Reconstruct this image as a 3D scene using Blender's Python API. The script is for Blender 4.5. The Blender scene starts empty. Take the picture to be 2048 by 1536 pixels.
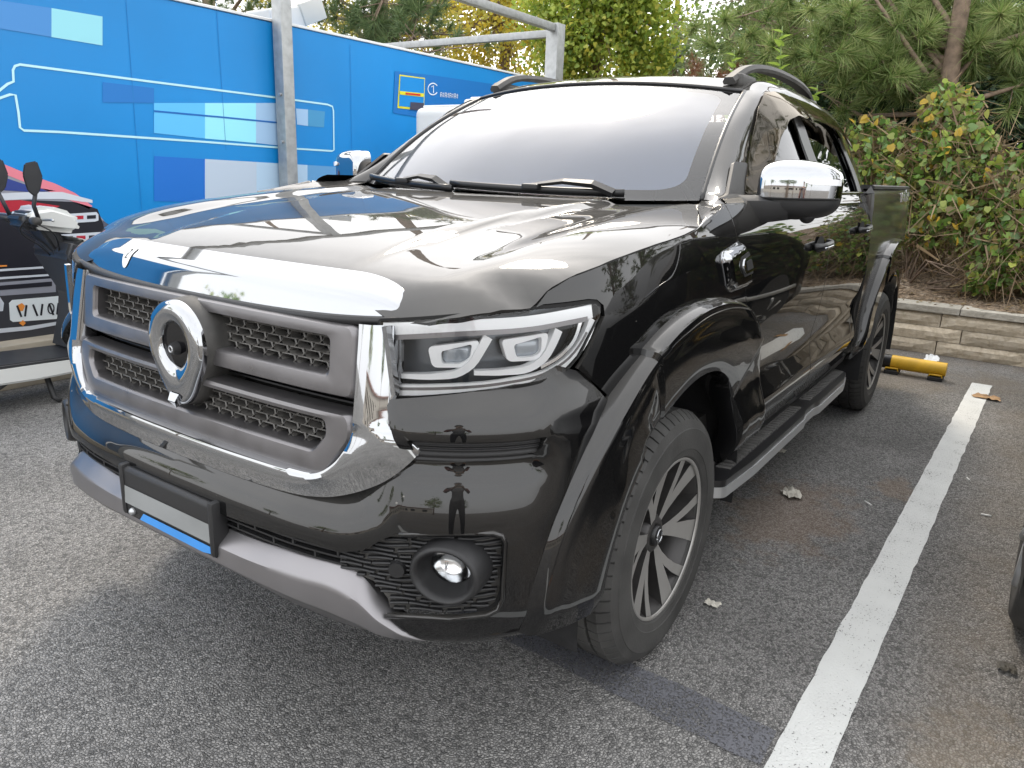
import bpy, bmesh, math, random
import numpy as np
from mathutils import Vector, Matrix, noise
from mathutils.geometry import delaunay_2d_cdt
R=math.radians
scene=bpy.context.scene
# ------------------------------------------------------------------ camera
cd=bpy.data.cameras.new('camera');camo=bpy.data.objects.new('camera',cd);scene.collection.objects.link(camo)
def cam_axes(yaw,pitch,roll):
    f=Vector((math.cos(pitch)*math.cos(yaw),math.cos(pitch)*math.sin(yaw),math.sin(pitch)))
    r=f.cross(Vector((0,0,1))).normalized();u=r.cross(f);c,s=math.cos(roll),math.sin(roll)
    return c*r+s*u,-s*r+c*u,f
CAMP=Vector((1.9205,1.6535,1.3924));CR,CU,CF=cam_axes(3.7381,-.2740,.0378);FPX=1512.13
camo.matrix_world=Matrix(((CR.x,CU.x,-CF.x,CAMP.x),(CR.y,CU.y,-CF.y,CAMP.y),(CR.z,CU.z,-CF.z,CAMP.z),(0,0,0,1)))
cd.sensor_width=36;cd.lens=36*FPX/2048;cd.clip_end=600;cd.clip_start=.05
scene.camera=camo
# ------------------------------------------------------------------ sky, sun, exposure
SUN_EL,SUN_AZ=R(46),R(216)     # azimuth measured from +x towards +y
wd=bpy.data.worlds.new('World');scene.world=wd;wd.use_nodes=True
nt=wd.node_tree;nt.nodes.clear()
o=nt.nodes.new('ShaderNodeOutputWorld');bg=nt.nodes.new('ShaderNodeBackground')
sk=nt.nodes.new('ShaderNodeTexSky');sk.sky_type='NISHITA';sk.sun_disc=False
sk.sun_elevation=SUN_EL;sk.sun_rotation=R(90)-SUN_AZ
sk.air_density=1.2;sk.dust_density=4;sk.ozone_density=1
hs=nt.nodes.new('ShaderNodeHueSaturation');hs.inputs['Saturation'].default_value=.42
tc=nt.nodes.new('ShaderNodeTexCoord');mp=nt.nodes.new('ShaderNodeMapping');mp.inputs['Scale'].default_value=(1.2,1.2,3.2)
nz=nt.nodes.new('ShaderNodeTexNoise');nz.inputs['Scale'].default_value=1.5;nz.inputs['Detail'].default_value=6
rp=nt.nodes.new('ShaderNodeValToRGB');rp.color_ramp.elements[0].position=.25;rp.color_ramp.elements[0].color=(.66,.66,.66,1);rp.color_ramp.elements[1].position=.75;rp.color_ramp.elements[1].color=(.94,.94,.94,1)
mx=nt.nodes.new('ShaderNodeMixRGB');mx.inputs['Color2'].default_value=(4.72,4.72,4.75,1)
L=nt.links.new
L(tc.outputs['Generated'],mp.inputs[0]);L(mp.outputs[0],nz.inputs['Vector']);L(nz.outputs[0],rp.inputs[0]);L(rp.outputs[0],mx.inputs['Fac'])
L(sk.outputs[0],hs.inputs['Color']);L(hs.outputs[0],mx.inputs['Color1']);L(mx.outputs[0],bg.inputs['Color'])
bg.inputs['Strength'].default_value=.11;L(bg.outputs[0],o.inputs[0])
sd=bpy.data.lights.new('sun','SUN');so=bpy.data.objects.new('sun',sd);scene.collection.objects.link(so)
sd.energy=.5;sd.angle=R(12);sd.color=(1,.88,.72)
sdir=Vector((math.cos(SUN_EL)*math.cos(SUN_AZ),math.cos(SUN_EL)*math.sin(SUN_AZ),math.sin(SUN_EL)))
so.rotation_euler=(-sdir).to_track_quat('-Z','Y').to_euler();so.location=sdir*40
vs=scene.view_settings;vs.view_transform='Standard';vs.look='None';vs.gamma=1;vs.use_curve_mapping=False;vs.exposure=2.25
scene.cycles.max_bounces=8;scene.cycles.transparent_max_bounces=16;scene.cycles.caustics_reflective=False;scene.cycles.caustics_refractive=False
def hermite(X,Yv,x):
    """C1 monotone-ish cubic through (X,Yv) ; X ascending 1d ; Yv (n,) or (n,k)"""
    X=np.asarray(X,float);Yv=np.asarray(Yv,float);x=np.asarray(x,float)
    one=Yv.ndim==1
    if one:Yv=Yv[:,None]
    h=np.diff(X);d=np.diff(Yv,axis=0)/h[:,None]
    m=np.zeros_like(Yv);m[0]=d[0];m[-1]=d[-1]
    for i in range(1,len(X)-1):
        m[i]=(d[i-1]*h[i]+d[i]*h[i-1])/(h[i]+h[i-1])
        if one and d[i-1,0]*d[i,0]<=0:m[i]=0
    xs=np.clip(x,X[0],X[-1]);i=np.clip(np.searchsorted(X,xs)-1,0,len(X)-2)
    t=(xs-X[i])/h[i];t2=t*t;t3=t2*t
    r=((2*t3-3*t2+1)[...,None]*Yv[i]+(t3-2*t2+t)[...,None]*h[i][...,None]*m[i]+(-2*t3+3*t2)[...,None]*Yv[i+1]+(t3-t2)[...,None]*h[i][...,None]*m[i+1])
    return r[...,0] if one else r
class Plan:
    def __init__(s,pts,smooth=40):
        p=np.array(pts,float)
        c=np.r_[0,np.cumsum(np.linalg.norm(np.diff(p,axis=0),axis=1))]
        t=np.linspace(0,c[-1],1500);q=hermite(c,p,t)
        # light smoothing
        for _ in range(smooth):
            q[1:-1]=.25*q[:-2]+.5*q[1:-1]+.25*q[2:]
        s.q=q;s.u=np.r_[0,np.cumsum(np.linalg.norm(np.diff(q,axis=0),axis=1))];s.L=s.u[-1]
        g=np.gradient(q,s.u,axis=0);g/=np.linalg.norm(g,axis=1)[:,None]
        s.n=np.stack([g[:,1],-g[:,0]],1)   # outward for path going +y from front then -x
    def at(s,u):
        u=np.asarray(u,float)
        P=np.stack([np.interp(u,s.u,s.q[:,k]) for k in (0,1)],-1)
        N=np.stack([np.interp(u,s.u,s.n[:,k]) for k in (0,1)],-1)
        N/=np.linalg.norm(N,axis=-1)[...,None]
        # beyond ends: linear
        return P,N
    def u_y(s,y):  # front part: u for given y
        k=np.argmax(s.q[:,1]); return np.interp(y,s.q[:k,1],s.u[:k])
    def u_x(s,x):  # side part
        k=np.argmax(s.q[:,0]<.86) ; return np.interp(-x,-s.q[k:,0],s.u[k:])
def sstep(a,b,x): t=np.clip((np.asarray(x,float)-a)/(b-a),0,1);return t*t*(3-2*t)
UPP=Plan([(.885,0),(.88,.3),(.866,.5),(.842,.63),(.80,.715),(.72,.81),(.62,.88),(.52,.92),(.40,.942),(.2,.95),(0,.95),(-.4,.945),(-1,.945),(-1.7,.943),(-2.3,.935),(-3.2,.915),(-3.8,.885),(-4.02,.865),(-4.14,.80),(-4.18,.65),(-4.19,.4),(-4.19,0)])
BPP=Plan([(.968,0),(.963,.25),(.948,.45),(.918,.58),(.86,.70),(.79,.80),(.71,.87),(.62,.915),(.5,.942),(.35,.95)])
SZ=[.42,.50,.56,.62,.68,.76,.86,.96,1.06,1.14,1.20,1.26,1.30,1.34]
SD=[-.075,-.045,-.018,-.006,-.016,-.026,-.012,-.001,-.0,-.004,-.012,-.028,-.046,-.075]
FD=[-.0]*8+[-.004,-.016,-.035,-.06,-.08,-.12]
def _sg(Pl,u):
    u=np.asarray(u,float);P,N=Pl.at(np.abs(u));g=np.where(u<0,-1.,1.)
    P=P.copy();N=N.copy();P[...,1]*=g;N[...,1]*=g
    return P,N,np.abs(u)
def UP(u,z):
    P,N,a=_sg(UPP,u);w=sstep(.95,1.6,a)
    d=hermite(SZ,SD,z)*w+hermite(SZ,FD,z)*(1-w)
    return np.concatenate([P+N*d[...,None],np.asarray(z,float)[...,None]+0*P[...,:1]],-1)
def BED(u,z):
    P,N,a=_sg(UPP,u)
    d=hermite([.42,.56,.7,.96,1.2,1.34,1.365,1.38,1.39],[-.06,-.012,-.01,0,-.01,-.018,-.022,-.03,-.045],z)
    return np.concatenate([P+N*d[...,None],np.asarray(z,float)[...,None]+0*P[...,:1]],-1)
BZ=[.36,.385,.41,.45,.52,.62,.70,.76,.815,.83,.870,.885,.92,.955,.98,1.02]
BDT=[-.10,-.045,-.018,-.004,.0,.004,-.002,-.018,-.040,-.03,.0,-.001,-.014,-.036,-.05,-.06]
BDK=[-.10,-.045,-.018,-.006,.0,.004,.004,.002,.0,-.001,-.003,-.006,-.012,-.024,-.030,-.036]
BZC=[.36,.385,.41,.45,.52,.60,.635,.655,.675,.692,.715,.80]
BDC=[-.10,-.045,-.018,-.004,.0,.003,.001,-.005,-.017,-.034,-.06,-.11]
def BP(u,z):
    P,N,a=_sg(BPP,u)
    c=sstep(.70,.52,a);k=sstep(.95,1.05,a)
    d=hermite(BZC,BDC,z)*c+(hermite(BZ,BDT,z)*(1-k)+hermite(BZ,BDK,z)*k)*(1-c)
    return np.concatenate([P+N*d[...,None],np.asarray(z,float)[...,None]+0*P[...,:1]],-1)
# hood z(x,y)
HX=[-.62,-.3,0,.2,.35,.5,.6,.68,.74,.80,.86]
HC=[1.325,1.316,1.295,1.274,1.256,1.232,1.211,1.189,1.166,1.128,1.06]
HS=[1.322,1.312,1.290,1.271,1.254,1.230,1.207,1.182,1.158,1.115,1.05]
EX=[-.62,-.3,.02,.104,.291,.485,.57,.624,.653,.72,.80,.86]
EY=[.895,.905,.918,.922,.916,.893,.87,.851,.843,.812,.72,.64]
EZ=[1.305,1.290,1.268,1.257,1.238,1.207,1.187,1.163,1.136,1.124,1.098,1.05]
def HOOD(x,y):
    x=np.asarray(x,float);y=np.asarray(y,float);a=np.abs(y)
    zc=hermite(HX,HC,x);zs=hermite(HX,HS,x);ye=hermite(EX,EY,x);ze=hermite(EX,EZ,x)
    t=np.clip(a/.72,0,1);z=zc+(zs-zc)*t*t
    yb=.40+.10*np.clip((.7-x)/1.1,0,1)
    z=z-.016*sstep(yb-.024,yb+.024,a)*sstep(.76,.5,x)*(1-sstep(.60,.74,a))
    w=np.clip((a-(ye-.2))/.2,0,1.15);z=z-(zs-ze)*w**2.1
    return np.stack([x+0*y,y+0*x,z],-1)
# windshield param (v 0..1 bottom->top, y)
def WS(y,v):
    y=np.asarray(y,float);v=np.asarray(v,float);
    h=.74+(.625-.74)*v;t=np.clip(np.abs(y)/h,0,1.3)
    xb=-.26-.20*t**2.2; zb=1.305+.02*t**2
    xt=-1.0-.085*t**2.4; zt=1.752-.038*t**2
    b=.035*np.sin(np.pi*np.clip(v,0,1))
    return np.stack([xb+(xt-xb)*v+b*.55,y,zb+(zt-zb)*v+b*.8],-1)
# greenhouse side: y(x,z)
def GH(x,z):
    x=np.asarray(x,float);z=np.asarray(z,float)
    y=hermite([1.26,1.33,1.385,1.45,1.53,1.64,1.70,1.74,1.78],[.92,.895,.872,.842,.80,.745,.706,.662,.60],z)
    y=y-.075*sstep(-1.35,-.45,x)-.045*sstep(-2.1,-2.7,x)
    return np.stack([x,y,z],-1)
def ROOF(x,y):
    x=np.asarray(x,float);a=np.abs(np.asarray(y,float))
    zc=hermite([-2.75,-2.5,-2.1,-1.7,-1.4,-1.2,-1.0,-.9],[1.69,1.745,1.79,1.812,1.808,1.795,1.757,1.725],x)
    t=np.clip(a/.66,0,1.2)
    return np.stack([x,np.asarray(y,float),zc-.032*t**2-.05*np.clip(t-.85,0,1)**2*6],-1)
# ------------------------------------------------------------------ materials
MATS={}
def new_mat(name):
    m=bpy.data.materials.new(name);m.use_nodes=True;n=m.node_tree;n.nodes.clear()
    out=n.nodes.new('ShaderNodeOutputMaterial');p=n.nodes.new('ShaderNodeBsdfPrincipled');n.links.new(p.outputs[0],out.inputs[0])
    MATS[name]=m;return m,n,p,out
def setp(p,**k):
    for a,b in k.items():p.inputs[a.replace('_',' ')].default_value=b
def c4(c):return (c[0],c[1],c[2],1)
def simple(name,col,rough=.5,metal=0.,coat=0.,bump=0.,bscale=200.,var=0.,vscale=6.,spec=.5,sub=0.):
    m,n,p,out=new_mat(name);setp(p,Base_Color=c4(col),Roughness=rough,Metallic=metal)
    p.inputs['Coat Weight'].default_value=coat;p.inputs['Specular IOR Level'].default_value=spec
    if var or bump:
        tc=n.nodes.new('ShaderNodeTexCoord')
    if var:
        nz=n.nodes.new('ShaderNodeTexNoise');nz.inputs['Scale'].default_value=vscale;nz.inputs['Detail'].default_value=6
        n.links.new(tc.outputs['Object'],nz.inputs['Vector'])
        mr=n.nodes.new('ShaderNodeMapRange');mr.inputs[1].default_value=.3;mr.inputs[2].default_value=.7;mr.inputs[3].default_value=1-var;mr.inputs[4].default_value=1+var
        n.links.new(nz.outputs[0],mr.inputs[0])
        vm=n.nodes.new('ShaderNodeVectorMath');vm.operation='SCALE';vm.inputs[0].default_value=col;n.links.new(mr.outputs[0],vm.inputs['Scale']);n.links.new(vm.outputs[0],p.inputs['Base Color'])
        mr2=n.nodes.new('ShaderNodeMapRange');mr2.inputs[3].default_value=max(0,rough-.12);mr2.inputs[4].default_value=min(1,rough+.12);n.links.new(nz.outputs[0],mr2.inputs[0]);n.links.new(mr2.outputs[0],p.inputs['Roughness'])
    if bump:
        nb=n.nodes.new('ShaderNodeTexNoise');nb.inputs['Scale'].default_value=bscale;nb.inputs['Detail'].default_value=4
        n.links.new(tc.outputs['Object'],nb.inputs['Vector'])
        bp=n.nodes.new('ShaderNodeBump');bp.inputs['Strength'].default_value=bump;bp.inputs['Distance'].default_value=.004
        n.links.new(nb.outputs[0],bp.inputs['Height']);n.links.new(bp.outputs[0],p.inputs['Normal'])
    return m
def dusty(name,col,rough,dust,metal=0.,coat=1.,dcol=(.34,.325,.30),spots=True,dmin=.03,croughness=.02):
    """paint with settled dust (thin, blotchy, heavier where it can settle) and small dried specks"""
    m,n,p,out=new_mat(name);setp(p,Base_Color=c4(col),Roughness=rough,Metallic=metal)
    p.inputs['Coat Weight'].default_value=coat;p.inputs['Coat Roughness'].default_value=croughness
    if coat:p.inputs['Specular IOR Level'].default_value=.0;p.inputs['Coat IOR'].default_value=1.6
    d=n.nodes.new('ShaderNodeBsdfDiffuse');d.inputs[0].default_value=c4(dcol);mix=n.nodes.new('ShaderNodeMixShader')
    tc=n.nodes.new('ShaderNodeTexCoord');nz=n.nodes.new('ShaderNodeTexNoise');nz.inputs['Scale'].default_value=3.;nz.inputs['Detail'].default_value=8
    n.links.new(tc.outputs['Object'],nz.inputs['Vector'])
    ge=n.nodes.new('ShaderNodeNewGeometry');sx=n.nodes.new('ShaderNodeSeparateXYZ');n.links.new(ge.outputs['Normal'],sx.inputs[0])
    mr=n.nodes.new('ShaderNodeMapRange');mr.inputs[1].default_value=.0;mr.inputs[2].default_value=1;mr.inputs[1].default_value=.15;mr.inputs[3].default_value=dmin;mr.inputs[4].default_value=1
    n.links.new(sx.outputs[2],mr.inputs[0])
    mu=n.nodes.new('ShaderNodeMath');mu.operation='MULTIPLY';n.links.new(mr.outputs[0],mu.inputs[0]);n.links.new(nz.outputs[0],mu.inputs[1])
    m2=n.nodes.new('ShaderNodeMath');m2.operation='MULTIPLY';m2.inputs[1].default_value=dust*2;n.links.new(mu.outputs[0],m2.inputs[0])
    fac=m2.outputs[0]
    if spots:
        vo=n.nodes.new('ShaderNodeTexVoronoi');vo.inputs['Scale'].default_value=26;n.links.new(tc.outputs['Object'],vo.inputs['Vector'])
        n3=n.nodes.new('ShaderNodeTexNoise');n3.inputs['Scale'].default_value=4.;n.links.new(tc.outputs['Object'],n3.inputs['Vector'])
        th=n.nodes.new('ShaderNodeMapRange');th.inputs[1].default_value=.55;th.inputs[2].default_value=.75;th.inputs[3].default_value=0.;th.inputs[4].default_value=.09
        n.links.new(n3.outputs[0],th.inputs[0])
        lt=n.nodes.new('ShaderNodeMath');lt.operation='LESS_THAN';n.links.new(vo.outputs['Distance'],lt.inputs[0]);n.links.new(th.outputs[0],lt.inputs[1])
        sc=n.nodes.new('ShaderNodeMath');sc.operation='MULTIPLY';sc.inputs[1].default_value=.45;n.links.new(lt.outputs[0],sc.inputs[0])
        ad=n.nodes.new('ShaderNodeMath');ad.operation='MAXIMUM';n.links.new(fac,ad.inputs[0]);n.links.new(sc.outputs[0],ad.inputs[1]);fac=ad.outputs[0]
    n.links.new(fac,mix.inputs[0]);n.links.new(p.outputs[0],mix.inputs[1]);n.links.new(d.outputs[0],mix.inputs[2]);n.links.new(mix.outputs[0],out.inputs[0])
    return m
def glass(name,tint,ior=1.5,rough=.01,gl=(1,1,1)):
    """thin pane: clear/tinted straight-through part plus Fresnel mirror reflection"""
    m=bpy.data.materials.new(name);m.use_nodes=True;n=m.node_tree;n.nodes.clear();MATS[name]=m
    out=n.nodes.new('ShaderNodeOutputMaterial');t=n.nodes.new('ShaderNodeBsdfTransparent');t.inputs[0].default_value=c4(tint)
    g=n.nodes.new('ShaderNodeBsdfGlossy');g.inputs['Roughness'].default_value=rough;g.inputs['Color'].default_value=c4(gl)
    f=n.nodes.new('ShaderNodeFresnel');f.inputs['IOR'].default_value=ior;mix=n.nodes.new('ShaderNodeMixShader')
    n.links.new(f.outputs[0],mix.inputs[0]);n.links.new(t.outputs[0],mix.inputs[1]);n.links.new(g.outputs[0],mix.inputs[2]);n.links.new(mix.outputs[0],out.inputs[0])
    return m
PAINT=dusty('black_paint',(.0035,.0036,.004),.05,.13)
PAINTB=dusty('black_paint_dirty',(.0035,.0036,.004),.12,.16,dmin=.5,croughness=.11)
CHROME=dusty('chrome',(.42,.43,.445),.035,.05,metal=1.,coat=0.)
GUN=simple('gunmetal',(.20,.193,.198),.32,.8,var=.08,vscale=14)
GUNL=simple('skid_silver',(.27,.262,.27),.38,.85,var=.02,vscale=9)
BLK=simple('black_plastic',(.016,.016,.017),.5,bump=.15,bscale=700)
BLKS=simple('black_satin',(.012,.012,.013),.32)
DARK=simple('deep_black',(.004,.004,.004),.8)
DUSTP=simple('dusty_plastic',(.055,.053,.05),.62,var=.35,vscale=20)
RUB=simple('tyre_rubber',(.045,.044,.042),.72,bump=.25,bscale=160,var=.35,vscale=9)
RIMF=simple('machined_alloy',(.34,.33,.315),.34,.5,var=.06)
RIMD=simple('rim_dark',(.045,.043,.042),.38,.4,var=.2,vscale=12)
LINER=simple('wheel_liner',(.012,.012,.013),.75,bump=.5,bscale=60,var=.4,vscale=25)
GLASS=glass('windscreen_glass',(.80,.82,.82),ior=1.75,rough=.03)
FILM=simple('reflective_film',(.50,.55,.68),.30,.75)
SGLASS=glass('side_glass',(.10,.11,.11),ior=1.5)
SMOKE=glass('smoked_acrylic',(.16,.125,.085),ior=1.4,rough=.06,gl=(.85,.78,.68))
LENS=glass('clear_lens',(.985,.99,.995),ior=1.42)
ALU=simple('alu_silver',(.50,.51,.52),.35,.7,var=.06)
HLBLK=simple('lamp_housing',(.15,.165,.185),.25,.5)
HLCHR=simple('lamp_chrome',(.78,.79,.80),.12,1.)
DRL=simple('light_guide',(.95,.96,.97),.18,0.,coat=.8)
STEELW=simple('galvanised',(.40,.41,.41),.5,.55,var=.16,vscale=18)
YEL=simple('yellow_paint',(.72,.42,.02),.45,var=.12,vscale=14)
WHITEP=simple('white_plastic',(.72,.72,.70),.4,var=.05,vscale=5)
CABIN=simple('cabin_trim',(.03,.029,.027),.7)
SEAT=simple('seat_leather',(.05,.035,.026),.6)
# ------------------------------------------------------------------ object helpers
def link(o,parent=None):
    scene.collection.objects.link(o)
    if parent is not None:
        o.parent=parent
    return o
def thing(name,label,cat,loc=(0,0,0),rz=0.,group=None):
    o=bpy.data.objects.new(name,None);o.empty_display_size=.2;link(o);o.location=loc;o.rotation_euler=(0,0,rz)
    o['label']=label;o['category']=cat
    if group:o['group']=group
    return o
def tag(o,label,cat,group=None):
    o['label']=label;o['category']=cat
    if group:o['group']=group
    return o
def mo(name,V,F,mat,parent=None,smooth=True,normals=None,kind=None):
    me=bpy.data.meshes.new(name);me.from_pydata([tuple(map(float,v)) for v in V],[],[tuple(map(int,f)) for f in F]);me.update()
    if isinstance(mat,(list,tuple)):
        for q in mat:me.materials.append(q)
    elif mat:me.materials.append(mat)
    me.polygons.foreach_set('use_smooth',[smooth]*len(me.polygons))
    if normals is not None:me.normals_split_custom_set_from_vertices([tuple(map(float,q)) for q in normals])
    o=bpy.data.objects.new(name,me);link(o,parent)
    if kind:o['kind']=kind
    return o
def bmo(name,bm,mat,parent=None,smooth=False,kind=None,autos=None):
    me=bpy.data.meshes.new(name);bm.to_mesh(me);bm.free()
    if isinstance(mat,(list,tuple)):
        for q in mat:me.materials.append(q)
    else:me.materials.append(mat)
    if smooth:me.polygons.foreach_set('use_smooth',[True]*len(me.polygons))
    if autos:me.set_sharp_from_angle(angle=autos)
    o=bpy.data.objects.new(name,me);link(o,parent)
    if kind:o['kind']=kind
    return o
def mirror_obj(o,parent=None,name=None):
    """separate mirrored copy across y=0 of a mesh object"""
    me=o.data;n=len(me.vertices);V=np.empty(n*3);me.vertices.foreach_get('co',V);V=V.reshape(-1,3);V[:,1]*=-1
    F=[tuple(reversed(p.vertices)) for p in me.polygons]
    q=bpy.data.meshes.new(me.name);q.from_pydata(V.tolist(),[],F);q.update()
    for m in me.materials:q.materials.append(m)
    q.polygons.foreach_set('use_smooth',[p.use_smooth for p in me.polygons])
    q.polygons.foreach_set('material_index',[p.material_index for p in me.polygons])
    if o.get('_cn'):
        N=np.array(o['_cn']).reshape(-1,3);N[:,1]*=-1;q.normals_split_custom_set_from_vertices(N.tolist())
    elif any(e.use_edge_sharp for e in me.edges):q.set_sharp_from_angle(angle=R(35))
    r=bpy.data.objects.new(name or o.name.split('.')[0],q);link(r,parent if parent is not None else o.parent)
    if o.get('kind'):r['kind']=o['kind']
    return r
def bevel_box(bm,x0,x1,y0,y1,z0,z1,b=.01,seg=2,mat=None):
    r=bmesh.ops.create_cube(bm,size=1);vs=r['verts']
    for v in vs:v.co=Vector((x0+(v.co.x+.5)*(x1-x0),y0+(v.co.y+.5)*(y1-y0),z0+(v.co.z+.5)*(z1-z0)))
    if b>0:
        es=list({e for v in vs for e in v.link_edges});bmesh.ops.bevel(bm,geom=es,offset=b,segments=seg,affect='EDGES',profile=.6)
def box(name,x0,x1,y0,y1,z0,z1,mat,parent=None,b=.008,seg=2,smooth=True):
    bm=bmesh.new();bevel_box(bm,x0,x1,y0,y1,z0,z1,b,seg);return bmo(name,bm,mat,parent,smooth,autos=R(40) if smooth else None)
def tube(path,r,n=10,closed=False,cap=True):
    """V,F of a round tube along path ; r scalar or list"""
    P=[Vector(p) for p in path];V=[];F=[];m=len(P);rr=r if hasattr(r,'__len__') else [r]*m
    up=Vector((0,0,1));prev=None
    for i,p in enumerate(P):
        t=(P[min(i+1,m-1)]-P[max(i-1,0)]).normalized()
        if prev is None:
            a=t.cross(up)
            if a.length<.1:a=t.cross(Vector((0,1,0)))
            a.normalize()
        else:
            a=(prev-t*prev.dot(t)).normalized()
        prev=a;b=t.cross(a)
        for k in range(n):
            an=2*math.pi*k/n;V.append(p+a*math.cos(an)*rr[i]+b*math.sin(an)*rr[i])
    for i in range(m-1):
        for k in range(n):
            k2=(k+1)%n;F.append((i*n+k,i*n+k2,(i+1)*n+k2,(i+1)*n+k))
    if cap:
        F.append(tuple(range(n-1,-1,-1)));F.append(tuple((m-1)*n+k for k in range(n)))
    return V,F
def merge(*vf):
    V=[];F=[]
    for v,f in vf:
        b=len(V);V+=list(v);F+=[tuple(i+b for i in q) for q in f]
    return V,F
def sweep(path,sect,up=(0,0,1),cap=True,scl=None):
    """sect: closed list of (side,up) ; side = right of travel"""
    P=[Vector(p) for p in path];m=len(P);n=len(sect);V=[];F=[];up=Vector(up)
    for i,p in enumerate(P):
        t=(P[min(i+1,m-1)]-P[max(i-1,0)]).normalized();s=t.cross(up).normalized();u=s.cross(t)
        k=scl[i] if scl else 1
        for a,b in sect:V.append(p+s*a*k+u*b*k)
    for i in range(m-1):
        for k in range(n):
            k2=(k+1)%n;F.append((i*n+k,(i+1)*n+k,(i+1)*n+k2,i*n+k2))
    if cap:
        F.append(tuple(range(n)));F.append(tuple((m-1)*n+k for k in range(n-1,-1,-1)))
    return V,F
def hard(o,ang=35):
    o.data.set_sharp_from_angle(angle=R(ang));return o
def grid(fn,A,B,na,nb):
    a,b=np.meshgrid(np.linspace(*A,na),np.linspace(*B,nb),indexing='ij');P=fn(a,b).reshape(-1,3)
    F=[(i*nb+j,(i+1)*nb+j,(i+1)*nb+j+1,i*nb+j+1) for i in range(na-1) for j in range(nb-1)]
    return P,F
def loftc(curves):
    """curves: list of equal-length 3D curves -> V,F"""
    C_=np.array(curves);k,n,_=C_.shape
    F=[(i*n+j,(i+1)*n+j,(i+1)*n+j+1,i*n+j+1) for i in range(k-1) for j in range(n-1)]
    return C_.reshape(-1,3),F
def lathe_y(prof,seg,cx=0,cy=0,cz=0,mod=None):
    """prof: list (r,y) ; axis along y"""
    V=[];F=[];n=len(prof)
    for i in range(seg):
        t=2*math.pi*i/seg;c,s=math.cos(t),math.sin(t)
        for j,(r,y) in enumerate(prof):
            q=r+(mod(i,j) if mod else 0);V.append((cx+q*c,cy+y,cz+q*s))
    for i in range(seg):
        i2=(i+1)%seg
        for j in range(n-1):F.append((i*n+j,i*n+j+1,i2*n+j+1,i2*n+j))
    return V,F
def rnd(loop,r=.02,n=4):
    P=[np.array(p[:2],float) for p in loop];out=[];m=len(P)
    for i in range(m):
        rr=loop[i][2] if len(loop[i])>2 else r
        p=P[i];a=P[i-1]-p;b=P[(i+1)%m]-p;la,lb=np.linalg.norm(a),np.linalg.norm(b)
        k=min(rr,la*.48,lb*.48)
        if k<1e-4:out.append(tuple(p));continue
        s=p+a/la*k;e=p+b/lb*k
        for t in np.linspace(0,1,n+1):out.append(tuple((1-t)**2*s+2*t*(1-t)*p+t*t*e))
    return out
def resamp(loop,step):
    out=[];m=len(loop)
    for i in range(m):
        a=np.array(loop[i],float);b=np.array(loop[(i+1)%m],float);k=max(1,int(math.ceil(np.linalg.norm(b-a)/step)))
        for j in range(k):out.append(a+(b-a)*j/k)
    q=[out[0]]
    for p in out[1:]:
        if np.linalg.norm(p-q[-1])>1e-5:q.append(p)
    return np.array(q)
def pip(P,loop):
    x,y=P[:,0],P[:,1];ins=np.zeros(len(P),bool);L_=np.asarray(loop);j=len(L_)-1
    for i in range(len(L_)):
        xi,yi=L_[i];xj,yj=L_[j]
        c=((yi>y)!=(yj>y));d=np.where(abs(yj-yi)<1e-12,1e-12,yj-yi)
        ins^=c&(x<(xj-xi)*(y-yi)/d+xi);j=i
    return ins
def fnorm(fn,a,b,flip):
    h=2e-3;da=fn(a+h,b)-fn(a-h,b);db=fn(a,b+h)-fn(a,b-h);n=np.cross(da,db);n/=np.maximum(np.linalg.norm(n,axis=-1),1e-12)[...,None]
    return -n if flip else n
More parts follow.
